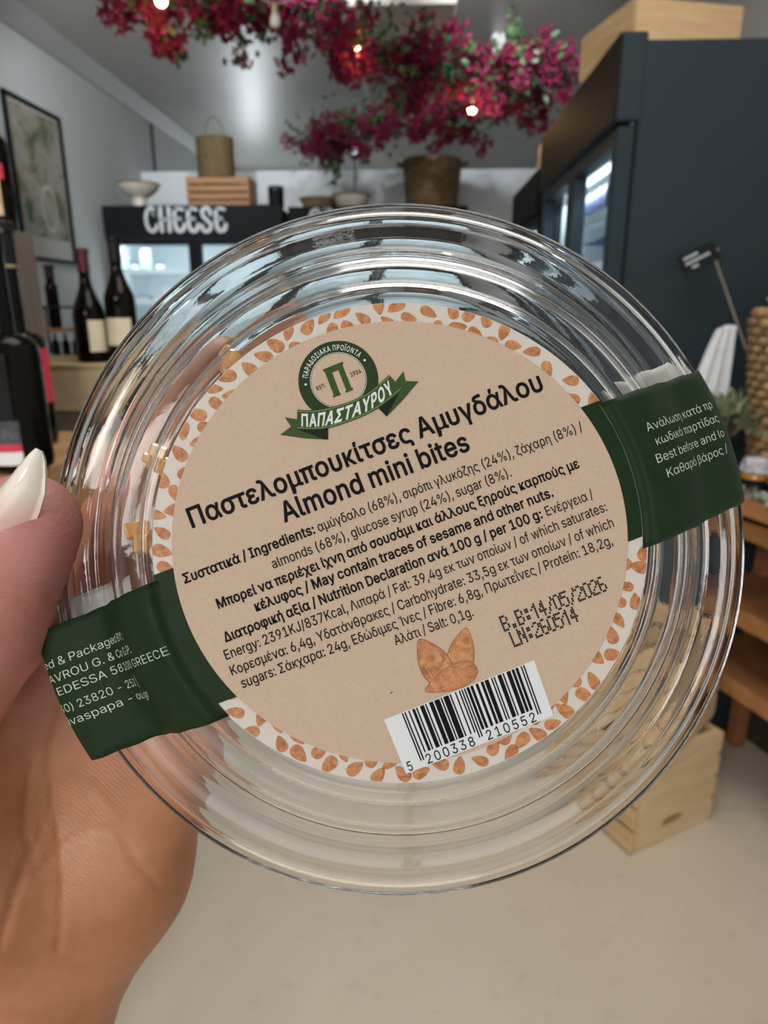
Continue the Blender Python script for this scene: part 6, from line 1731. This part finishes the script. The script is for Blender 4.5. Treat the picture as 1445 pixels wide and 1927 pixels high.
# emblem
z1 = lambda x, y: lab(560 + x / 6.0208, 630 + y / 6.0208)
z5 = lambda x, y: lab(300 + x / 2.7788, 560 + y / 2.7788)
em = MB()
mats_em = [M['logo_dark'], M['lab_beige'], M['logo_mid'], M['logo_deep'], M['logo_line'], M['print_white'], M['ink']]
cc_ = Vector(z1(463, 520))
R_ = (Vector(z1(915, 500)) - cc_).length
for (r, w, mi) in ((R_, .00040, 0), (R_ * .705, .00042, 5), (R_ * .690, .00044, 0), (R_ * .676, .00046, 1)):
    em.poly([[(cc_.x + r * math.cos(a), cc_.y + r * math.sin(a)) for a in np.linspace(0, 2 * PI, 73)[:-1]]], on_label(w), mi)
# text on the ring
rb = R_ * .760
vdir = Vector(z1(463, 100)) - cc_
txt = 'ΠΑΡΑΔΟΣΙΑΚΑ ΠΡΟΪΟΝΤΑ'
aS, aE = math.radians(176.5 + 0), math.radians(48)
# image-plane angles are measured against the page, the label frame is rolled
off_a = math.atan2(vdir.y, vdir.x) - PI / 2
items, wtot = layout(txt, 12, 40)
cap = R_ * .135
for ch, x in items:
    g = GLYPH[ch][0]
    an = aS + (aE - aS) * ((x + g / 2) / wtot) + off_a
    er = Vector((math.cos(an), math.sin(an)))
    et = Vector((er.y, -er.x))
    sx = (aS - aE) * rb / wtot
    sy = cap / CAP
    for loops in glyph_polys(ch, 12):
        em.poly([[tuple(cc_ + er * (rb + py * sy) + et * ((px - g / 2) * sx)) for px, py in l] for l in loops], on_label(.00050), 5)
for (zx, zy) in ((95, 570), (760, 296)):
    c = Vector(z1(zx, zy))
    em.poly([[(c.x + .00024 * math.cos(a), c.y + .00024 * math.sin(a)) for a in np.linspace(0, 2 * PI, 13)[:-1]]], on_label(.00050), 5)
PI_POLY = [(288, 402), (512, 312), (520, 338), (508, 346), (610, 606), (626, 608), (631, 630), (548, 667), (543, 648), (553, 638), (462, 408), (393, 436), (478, 662), (486, 666), (491, 686), (405, 720), (399, 702), (411, 690), (308, 426), (294, 424)]
pp = [z1(*p) for p in PI_POLY]
pp = pp if loop_area(pp) > 0 else pp[::-1]
em.poly([pp], on_label(.00052), 2)
for txt, p0, p1, cap in (('EST.', (222, 638), (330, 592), 44), ('1924', (606, 486), (728, 437), 50)):
    q0, q1 = (560 + p0[0] / 6.0208, 630 + p0[1] / 6.0208), (560 + p1[0] / 6.0208, 630 + p1[1] / 6.0208)
    mp, L = line_map(q0, q1, .00052)
    put_text(em, txt, mp, cap / 6.0208 * PXM, L, 14, 6)


def zpoly(pts, w, mi):
    pp = [z5(*p) for p in pts]
    pp = pp if loop_area(pp) > 0 else pp[::-1]
    em.poly([pp], on_label(w), mi)


zpoly([(657, 628), (724, 640), (724, 692), (882, 700), (882, 745), (760, 738), (633, 720), (690, 678)], .00054, 2)
zpoly([(724, 692), (800, 694), (882, 685), (882, 745), (860, 742)], .00056, 3)
zpoly([(1232, 445), (1275, 390), (1285, 440), (1353, 442), (1265, 545), (1187, 625), (1145, 582), (1240, 505)], .00054, 2)
zpoly([(1145, 582), (1255, 500), (1187, 625)], .00056, 3)
top = [(722, 590), (800, 592), (900, 575), (1000, 545), (1090, 500), (1160, 445), (1200, 408)]
bot = [(722, 690), (800, 693), (880, 686), (980, 656), (1090, 611), (1180, 556), (1268, 482)]


def smooth_line(P, n=36):
    P = [Vector(p) for p in P]
    Q_ = []
    for i in range(len(P) - 1):
        p0, p1, p2, p3 = P[max(i - 1, 0)], P[i], P[i + 1], P[min(i + 2, len(P) - 1)]
        for k in range(6):
            t = k / 6
            Q_.append(0.5 * ((2 * p1) + (p2 - p0) * t + (2 * p0 - 5 * p1 + 4 * p2 - p3) * t * t + (3 * p1 - p0 - 3 * p2 + p3) * t ** 3))
    return Q_ + [P[-1]]


sT, sB = smooth_line(top), smooth_line(bot)
zpoly([tuple(p) for p in sT] + [tuple(p) for p in reversed(sB)], .00058, 2)
for f0, f1 in ((.06, .085), (.915, .94)):
    zpoly([tuple(a.lerp(b_, f0)) for a, b_ in zip(sT, sB)] + [tuple(a.lerp(b_, f1)) for a, b_ in reversed(list(zip(sT, sB)))], .00060, 4)
items, wtot = layout('ΠΑΠΑΣΤΑΥΡΟΥ', 26, 40)


def ban(s, h):
    """s along the banner 0..1, h up 0..1 from its lower edge"""
    i = s * (len(sT) - 1)
    k = min(int(i), len(sT) - 2)
    f = i - k
    a, b_ = sB[k].lerp(sB[k + 1], f), sT[k].lerp(sT[k + 1], f)
    return z5(*a.lerp(b_, h))


for ch, x in items:
    for loops in glyph_polys(ch, 26):
        em.poly([[ban(.055 + .875 * (x + px) / wtot, .17 + .62 * py / CAP) for px, py in densify(l, 120)] for l in loops], on_label(.00062), 5)
em.build('emblem', mats_em, label)

# ------------------------------------------------------------------ green paper seals over the rim
TAPE_IN = [(45.6, .30), (46.6, .42), (47.3, 1.15), (48.3, 1.35), (49.8, .70), (51.5, -.50), (53.5, -1.5), (55.3, -2.9), (57.0, -4.9), (58.6, -7.2), (60.2, -9.3), (61.8, -10.6), (63.6, -11.0), (66, -11.0), (68, -11.1)]
TAPE_R = [(45.6, .30), (46.6, .42), (47.3, 1.15), (48.3, 1.35), (50.3, 1.0), (53, .25), (55.5, -.9), (57.5, -2.2), (59.4, -3.8), (61.2, -5.3), (63.2, -6.2), (66, -7.1), (69, -8.6), (71.0, -10.4),
          (71.9, -12.2), (72.0, -13.6), (71.5, -15.4), (70.2, -16.9), (68, -17.5), (65, -17.5), (62, -17.3), (57, -16.6)]
TAPE_L = TAPE_IN + [(72, -11.3), (74.5, -11.6), (76.3, -12.3), (77.0, -13.6), (76.4, -15.2), (74.5, -16.4), (71, -17.4), (66, -17.6), (62, -17.3), (57, -16.6)]


def use_tape(T):
    global S_, TPX, TPY, kr, S_RIM
    tp = [Vector((r * .001, w * .001)) for r, w in chaikin(T, 2)]
    S_ = [0.0]
    for a, b_ in zip(tp[:-1], tp[1:]):
        S_.append(S_[-1] + (b_ - a).length)
    S_ = np.array(S_)
    TPX, TPY = np.array([p.x for p in tp]), np.array([p.y for p in tp])
    kr = int(np.argmax(TPX))
    S_RIM = float(S_[kr])


use_tape(TAPE_R)


def tape_pt(s, v, side, off=0.0):
    x, w = float(np.interp(s, S_, TPX)), float(np.interp(s, S_, TPY))
    x2, w2 = float(np.interp(s + 2e-4, S_, TPX)), float(np.interp(s + 2e-4, S_, TPY))
    t = Vector((x2 - x, w2 - w))
    if t.length < 1e-9:
        t = Vector((-1, 0))
    t.normalize()
    x += -t.y * off
    w += t.x * off
    u = math.sqrt(max(x * x - v * v, 1e-8))
    return (side * u, v, w)


def seal(name, side, va, vb, back_shift, lines):
    mb = MB()
    ns, nv = 150, 18
    smax = float(S_[-1])
    grid = {}
    for layer in (0, 1):
        for i in range(ns + 1):
            s = smax * i / ns
            f = max(0.0, min(1.0, (s - S_RIM) / .005))
            for j in range(nv + 1):
                v = vb + (va - vb) * j / nv + back_shift * f
                v += .00009 * math.sin(s * 900 + j * .4) * min(1, s / .01)
                grid[(layer, i, j)] = len(mb.v)
                mb.v.append(tape_pt(s, v, side, .00006 if layer == 0 else -.00004))
    for i in range(ns):
        for j in range(nv):
            for layer in (0, 1):
                q = [grid[(layer, i, j)], grid[(layer, i + 1, j)], grid[(layer, i + 1, j + 1)], grid[(layer, i, j + 1)]]
                if (side > 0) == (layer == 1):
                    q.reverse()
                mb.f.append(tuple(q))
                mb.m.append(layer)
    for i in range(ns):
        for j in (0, nv):
            mb.f.append((grid[(0, i, j)], grid[(0, i + 1, j)], grid[(1, i + 1, j)], grid[(1, i, j)]))
            mb.m.append(1)
    o = mb.build(name, [M['lab_green'], M['tape_back']], tub, 'full')
    tb = MB()
    for (txt, s0, s1, v, cap) in lines:
        items, w = layout(txt, -4)
        sy = cap / CAP
        sx = (s1 - s0) / w
        for ch, x in items:
            for loops in glyph_polys(ch, -4):
                L = []
                for l in loops:
                    L.append([((x + px) * sx, py * sy) for px, py in densify(l, 90)])
                xs = [p[0] for l in L for p in l]
                sa = [(s0 + q if side > 0 else s1 - q) for q in (min(xs), max(xs))]
                if side > 0 and s0 + max(xs) > S_RIM + .0012:
                    continue
                if side < 0 and (s1 - s0) - min(xs) + s0 > S_RIM + .0012 and False:
                    continue
                if side > 0:
                    tb.poly(L, lambda a, b_: tape_pt(s0 + a, v + b_, 1, .00014))
                else:
                    if s1 - min(xs) > S_RIM + .0010:
                        continue
                    tb.poly(L, lambda a, b_: tape_pt(s1 - a, v + b_, -1, .00014))
    tb.build('seal_text', M['tape_text'], o)
    return o


def s_of(u, v=0.0):
    r = math.hypot(u, v)
    return float(np.interp(r, TPX[:kr + 1], S_[:kr + 1]))


S_VIS = s_of(.0692)
# right: text starts at a radius and runs over the rim;  left: text ends near the label
seal('paper_seal', 1, .0098, -.0185, .0046, [
    ('Ανάλωση κατά πρ', s_of(.0508), S_VIS, .0016, .00168),
    ('κωδικό παρτίδας', s_of(.0514), S_VIS + .0002, -.0014, .00168),
    ('Best before and lo', s_of(.0502), S_VIS + .0002, -.0046, .00168),
    ('Καθαρό βάρος /', s_of(.0515), S_VIS - .0005, -.0078, .00168)])
use_tape(TAPE_L)
seal('paper_seal', -1, .0090, -.0192, .0046, [
    ('ced & Packaged BY:', s_of(.0563), S_RIM + .0008, .0012, .00165),
    ('TAVROU G. & Co G.P.', s_of(.0552), S_RIM + .0008, -.0018, .00165),
    ('- EDESSA 58100 GREECE', s_of(.0474), S_RIM + .0006, -.0046, .00165),
    ('30) 23820 - 252 |', s_of(.0580), S_RIM - .0004, -.0082, .00165),
    ('livaspapa - ou.gr', s_of(.0566), S_RIM - .0004, -.0110, .00165)])

# leftover caramel crumbs inside the tub
M['caramel'] = glassy('amber_caramel', (.80, .42, .12), .15)
M['caramel'].node_tree.nodes['Principled BSDF'].inputs['Transmission Weight'].default_value = .35
rn = random.Random(3)
for (px, py, lab_) in ((300, 868, 'amber caramel crumb inside the tub, beside the left label edge'), (432, 692, 'amber caramel crumb inside the tub, at the upper left label edge'),
                       (273, 1000, 'amber caramel crumb inside the tub, just above the left green seal')):
    u, v = lab(px, py)
    k = 1.03
    mb = MB()
    for i in range(5):
        c = Vector((u * k + rn.uniform(-.0016, .0016), v * k + rn.uniform(-.0022, .0022), -.0036 + rn.uniform(-.0006, .0006)))
        mb.box(c, (rn.uniform(.002, .0034), rn.uniform(.002, .004), .002), bev=.0006, rot=Matrix.Rotation(rn.uniform(0, 3), 3, 'Z') @ Matrix.Rotation(rn.uniform(-.4, .4), 3, 'X'))
    o = mb.build('caramel_crumb', M['caramel'])
    o.matrix_world = TM
    tag(o, lab_, 'crumb')
# ================================================================== the hand
HAND_SHIFT = -.0035


def cp_(px, py, d):
    """camera-space point (right, up, ahead)"""
    return np.array([(px - 722.5) / FPX * d, -(py - 963.5) / FPX * d, d], np.float32)


def shift_d(d):
    return d + HAND_SHIFT * max(0.0, min(1.0, (d - .150) / .02))


CAPS = []     # (a, b, ra, rb, group)


def limb(pts, grp):
    for (a, b_) in zip(pts[:-1], pts[1:]):
        CAPS.append((cp_(a[0], a[1], shift_d(a[2])), cp_(b_[0], b_[1], shift_d(b_[2])), a[3], b_[3], grp))


# fingers behind the tub
limb([(110, 1245, .180, .0112), (225, 985, .180, .0098), (325, 815, .1765, .0088), (405, 690, .1715, .0078)], 'index')
limb([(195, 1240, .183, .0112), (355, 950, .183, .0098), (462, 775, .1795, .0088), (545, 650, .1765, .0074)], 'middle')
limb([(275, 1295, .183, .0106), (430, 1030, .183, .0094), (545, 870, .180, .0084), (630, 765, .177, .0072)], 'ring')
limb([(340, 1385, .180, .0096), (470, 1190, .180, .0082), (560, 1075, .178, .0074), (630, 990, .176, .0064)], 'pinky')
# palm
limb([(110, 1245, .180, .0128), (20, 1640, .184, .0165)], 'palm')
limb([(195, 1240, .184, .0128), (90, 1640, .190, .0165)], 'palm')
limb([(275, 1295, .184, .0124), (165, 1640, .191, .0170)], 'palm')
limb([(338, 1385, .181, .0116), (218, 1640, .187, .0170)], 'palm')
# wrist and forearm
limb([(218, 1640, .187, .0170), (72, 1935, .190, .0165), (-70, 2300, .196, .0200)], 'arm')
limb([(90, 1640, .190, .0175), (-20, 1950, .192, .0190), (-160, 2300, .198, .0230)], 'arm')
limb([(20, 1640, .184, .0165), (-120, 1960, .188, .0175), (-260, 2300, .194, .0210)], 'arm')
# thumb and its ball
limb([(40, 1800, .180, .0165), (-75, 1620, .168, .0175), (-175, 1400, .152, .0150), (-28, 1165, .1425, .0130), (50, 990, .1385, .0106)], 'thumb')
limb([(100, 1740, .184, .0150), (-20, 1640, .173, .0165)], 'thumb')
limb([(-110, 1480, .166, .0140), (50, 1300, .181, .0110)], 'web')


def hand_field(X, Y, Z):
    groups = {}
    for a, b_, ra, rb_, g in CAPS:
        ab = b_ - a
        L2 = float(ab @ ab)
        t = np.clip(((X - a[0]) * ab[0] + (Y - a[1]) * ab[1] + (Z - a[2]) * ab[2]) / L2, 0, 1)
        d = np.sqrt((X - a[0] - t * ab[0]) ** 2 + (Y - a[1] - t * ab[1]) ** 2 + (Z - a[2] - t * ab[2]) ** 2) - (ra + (rb_ - ra) * t)
        if g in groups:
            groups[g] = smin(groups[g], d, .0018 if g in ('index', 'middle', 'ring', 'pinky') else (.0045 if g == 'thumb' else .009))
        else:
            groups[g] = d
    body = smin(groups['palm'], groups['arm'], .012)
    body = smin(body, groups['thumb'], .007)
    body = smin(body, groups['web'], .008)
    fing = None
    for g in ('index', 'middle', 'ring', 'pinky'):
        fing = groups[g] if fing is None else smin(fing, groups[g], .0012)
    return smin(body, fing, .005)


def smin(a, b_, k):
    h = np.maximum(k - np.abs(a - b_), 0) / k
    return np.minimum(a, b_) - h * h * k * .25


def surface_nets(f, org, step):
    nx, ny, nz = f.shape
    inside_ = f < 0
    cnt = np.zeros((nx - 1, ny - 1, nz - 1), np.float32)
    acc = np.zeros((nx - 1, ny - 1, nz - 1, 3), np.float32)
    cs = [(0, 0, 0), (1, 0, 0), (0, 1, 0), (1, 1, 0), (0, 0, 1), (1, 0, 1), (0, 1, 1), (1, 1, 1)]
    sl = lambda A, c: A[c[0]:nx - 1 + c[0], c[1]:ny - 1 + c[1], c[2]:nz - 1 + c[2]]
    for i in range(8):
        for ax in range(3):
            if cs[i][ax] == 0:
                c2 = list(cs[i])
                c2[ax] = 1
                a, b_ = sl(f, cs[i]), sl(f, c2)
                cross = (a < 0) != (b_ < 0)
                t = np.where(cross, a / np.where(cross, a - b_, 1), 0)
                cnt += cross
                for q in range(3):
                    acc[..., q] += np.where(cross, cs[i][q] + (t if q == ax else 0), 0)
    act = cnt > 0
    ids = -np.ones(act.shape, np.int64)
    ids[act] = np.arange(act.sum())
    idx = np.argwhere(act)
    V = (idx + acc[act] / cnt[act][:, None]) * step + org
    F = []
    for ax in range(3):
        a1, a2 = (ax + 1) % 3, (ax + 2) % 3
        s0 = [slice(1, -1)] * 3
        s1 = [slice(1, -1)] * 3
        s0[ax] = slice(0, -1)
        s1[ax] = slice(1, None)
        A, B = inside_[tuple(s0)], inside_[tuple(s1)]
        for sign in (True, False):
            e = np.argwhere(A & ~B) if sign else np.argwhere(~A & B)
            base = e.copy()
            for q in range(3):
                if q != ax:
                    base[:, q] += 1
            qs = []
            for (d1, d2) in ((-1, -1), (0, -1), (0, 0), (-1, 0)):
                c = base.copy()
                c[:, a1] += d1
                c[:, a2] += d2
                qs.append(ids[c[:, 0], c[:, 1], c[:, 2]])
            q4 = np.stack(qs, 1)
            F.append(q4 if sign else q4[:, ::-1])
    F = np.concatenate(F)
    return V, F[(F >= 0).all(1)]


STEP = .0012
lo = np.array([-.150, -.185, .120], np.float32)
hi = np.array([.005, .050, .222], np.float32)
nxyz = np.ceil((hi - lo) / STEP).astype(int)
gx, gy, gz = (lo[k] + STEP * np.arange(nxyz[k], dtype=np.float32) for k in range(3))
fld = hand_field(gx[:, None, None], gy[None, :, None], gz[None, None, :])
V, F = surface_nets(fld, lo, STEP)
# light relaxation
nv = len(V)
E_ = np.concatenate([F[:, [0, 1]], F[:, [1, 2]], F[:, [2, 3]], F[:, [3, 0]]])
for _ in range(3):
    s_ = np.zeros_like(V)
    n_ = np.zeros(nv)
    for c_i in range(3):
        s_[:, c_i] = np.bincount(E_[:, 0], V[E_[:, 1], c_i], nv) + np.bincount(E_[:, 1], V[E_[:, 0], c_i], nv)
    n_ = np.bincount(E_[:, 0], minlength=nv) + np.bincount(E_[:, 1], minlength=nv)
    V = V * .45 + .55 * s_ / n_[:, None]
# skin creases: palm lines and wrist folds pressed into the camera-facing side
PXV = np.stack([722.5 + FPX * V[:, 0] / V[:, 2], 963.5 - FPX * V[:, 1] / V[:, 2]], 1)
CREASE = [([(118, 1320), (92, 1420), (100, 1500), (112, 1600), (118, 1700), (110, 1790)], 5, .9), ([(175, 1480), (215, 1540), (250, 1620), (300, 1670)], 6, .5), ([(60, 1420), (45, 1560), (70, 1640), (110, 1600)], 6, .6),
          ([(118, 1590), (170, 1560), (235, 1570)], 5, .35), ([(50, 1645), (90, 1625), (115, 1610)], 5, .5), ([(0, 1780), (25, 1690), (60, 1600)], 9, .8), ([(105, 1500), (80, 1560), (50, 1640)], 5, .45),
          ([(-40, 1150), (10, 1120), (60, 1140)], 6, .3)]
dep = np.zeros(nv)
for pts, wd, amt in CREASE:
    dm_ = np.full(nv, 1e9)
    for (a, b_) in zip(pts[:-1], pts[1:]):
        a, b_ = np.array(a, float), np.array(b_, float)
        ab = b_ - a
        t = np.clip(((PXV - a) @ ab) / (ab @ ab), 0, 1)
        dm_ = np.minimum(dm_, np.hypot(*(PXV - a - t[:, None] * ab).T))
    dep = np.maximum(dep, amt * np.exp(-(dm_ / wd) ** 2))
front = V[:, 2] < .186
dep *= front
nrm = np.zeros_like(V)
fn = np.cross(V[F[:, 2]] - V[F[:, 0]], V[F[:, 3]] - V[F[:, 1]])
for k in range(4):
    for c_i in range(3):
        nrm[:, c_i] += np.bincount(F[:, k], fn[:, c_i], nv)
nrm /= np.linalg.norm(nrm, axis=1)[:, None] + 1e-9
V2 = V - nrm * (dep * .0011)[:, None]
# pinkness: finger tips and thumb
pink = np.zeros(nv)
for (px, py, d, r) in ((52, 990, .1385, .030), (-28, 1165, .1425, .028)):
    c = cp_(px, py, d)
    pink = np.maximum(pink, np.clip(1.25 - np.linalg.norm(V - c, axis=1) / r, 0, 1))
R3_ = np.array([[AX.x, AU.x, AF.x], [AX.y, AU.y, AF.y], [AX.z, AU.z, AF.z]])
palm_c = np.array(cp_(130, 1560, .185))
origin = R3_ @ palm_c + np.array(CAMPOS)
W_ = V2 @ R3_.T + np.array(CAMPOS) - origin
me = bpy.data.meshes.new('hand')
me.from_pydata(W_.tolist(), [], F[:, ::-1].tolist() if np.einsum('ij,ij->i', nrm, V - V.mean(0)).mean() < 0 else F.tolist())
me.polygons.foreach_set('use_smooth', [True] * len(F))
at_ = me.attributes.new('pink', 'FLOAT', 'POINT')
at_.data.foreach_set('value', pink.astype(np.float32))
at2 = me.attributes.new('crease', 'FLOAT', 'POINT')
at2.data.foreach_set('value', dep.astype(np.float32))
m, nt, b = new_mat('skin')
an1 = nt.nodes.new('ShaderNodeAttribute')
an1.attribute_name = 'pink'
an2 = nt.nodes.new('ShaderNodeAttribute')
an2.attribute_name = 'crease'
f1 = noise(nt, 55, 5, .6)
f2 = noise(nt, 900, 4, .6, (1, 1, 1))
wv = nt.nodes.new('ShaderNodeTexWave')
wv.inputs['Scale'].default_value = 360
wv.inputs['Distortion'].default_value = 6
wv.inputs['Detail'].default_value = 3
wv.inputs['Detail Scale'].default_value = 1.4
tc = nt.nodes.new('ShaderNodeTexCoord')
mpn = nt.nodes.new('ShaderNodeMapping')
mpn.inputs['Rotation'].default_value = (.3, .9, .5)
nt.links.new(tc.outputs['Object'], mpn.inputs[0])
nt.links.new(mpn.outputs[0], wv.inputs['Vector'])
palmc = ramp(nt, f1, [(.32, (.30, .110, .043)), (.55, (.37, .148, .064)), (.72, (.42, .185, .088))])
pinkc = ramp(nt, f1, [(.32, (.39, .135, .120)), (.7, (.47, .195, .175))])
mx1 = nt.nodes.new('ShaderNodeMixRGB')
nt.links.new(an1.outputs['Fac'], mx1.inputs[0])
nt.links.new(palmc, mx1.inputs[1])
nt.links.new(pinkc, mx1.inputs[2])
mx2 = nt.nodes.new('ShaderNodeMixRGB')
mx2.inputs[2].default_value = (.40, .15, .08, 1)
mu = nt.nodes.new('ShaderNodeMath')
mu.operation = 'MULTIPLY'
mu.inputs[1].default_value = .75
nt.links.new(an2.outputs['Fac'], mu.inputs[0])
nt.links.new(mu.outputs[0], mx2.inputs[0])
nt.links.new(mx1.outputs[0], mx2.inputs[1])
nt.links.new(mx2.outputs[0], b.inputs['Base Color'])
b.inputs['Roughness'].default_value = .48
b.inputs['Subsurface Weight'].default_value = .18
b.inputs['Subsurface Radius'].default_value = (1.0, .35, .18)
b.inputs['Subsurface Scale'].default_value = .004
ad = nt.nodes.new('ShaderNodeMath')
ad.operation = 'MULTIPLY_ADD'
ad.inputs[1].default_value = .5
nt.links.new(wv.outputs['Fac'], ad.inputs[0])
nt.links.new(f2, ad.inputs[2])
bump(nt, b, ad.outputs[0], .28, .0003)
M['skin'] = m
me.materials.append(m)
hand = bpy.data.objects.new('hand', me)
COL.objects.link(hand)
hand.location = origin
tag(hand, 'left hand of a person holding up the clear tub, thumb in front on its rim', 'hand')

# long pale nail on the thumb
R3m = Matrix(R3_.tolist())


def cam_to_hand(p):
    return tuple(R3m @ Vector(p) + CAMPOS - Vector(origin))


nl = MB()
cl_ = [(-62, 1052, .1300, 60), (-38, 1012, .1282, 62), (-12, 974, .1270, 58), (12, 940, .1262, 50), (35, 908, .1258, 40), (51, 878, .1260, 28), (63, 857, .1266, 17), (70, 845, .1272, 7)]
nx_ = Vector((.87, -.50, 0))        # across the nail in the picture plane
NW = 12
for layer, dz in ((0, 0.0), (1, .0007)):
    for (px, py, d, hw) in cl_:
        for j in range(NW + 1):
            a = (j / NW * 2 - 1)
            q = cp_(px + nx_.x * hw * a, py - nx_.y * hw * a * 1.0, d)
            q = q + np.array([0, 0, dz + (hw / 50) * (.0052 if a < 0 else .0036) * a * a])
            nl.v.append(cam_to_hand(q))
n = len(cl_)
for layer in (0, 1):
    o_ = layer * n * (NW + 1)
    for i in range(n - 1):
        for j in range(NW):
            nl.f.append((o_ + i * (NW + 1) + j, o_ + i * (NW + 1) + j + 1, o_ + (i + 1) * (NW + 1) + j + 1, o_ + (i + 1) * (NW + 1) + j))
            nl.m.append(0)
o_ = n * (NW + 1)
for i in range(n - 1):
    for j in (0, NW):
        a = i * (NW + 1) + j
        nl.f.append((a, a + NW + 1, a + NW + 1 + o_, a + o_))
        nl.m.append(0)
m, nt, b = new_mat('pale_nail_varnish')
tc = nt.nodes.new('ShaderNodeAttribute')
tc.attribute_name = 'tip'
nt.links.new(ramp(nt, tc.outputs['Fac'], [(.36, (.66, .42, .37)), (.60, (.74, .68, .60))]), b.inputs['Base Color'])
b.inputs['Roughness'].default_value = .12
b.inputs['Coat Weight'].default_value = .2
b.inputs['Subsurface Weight'].default_value = .15
b.inputs['Subsurface Scale'].default_value = .002
no = nl.build('thumbnail', m, hand, 'full')
no['label'] = 'long pale varnished thumbnail'
at_ = no.data.attributes.new('tip', 'FLOAT', 'POINT')
vals = []
for layer in (0, 1):
    for i in range(n):
        for j in range(NW + 1):
            vals.append(i / (n - 1) + .10 * (1 - abs(j / NW * 2 - 1)))
at_.data.foreach_set('value', vals)
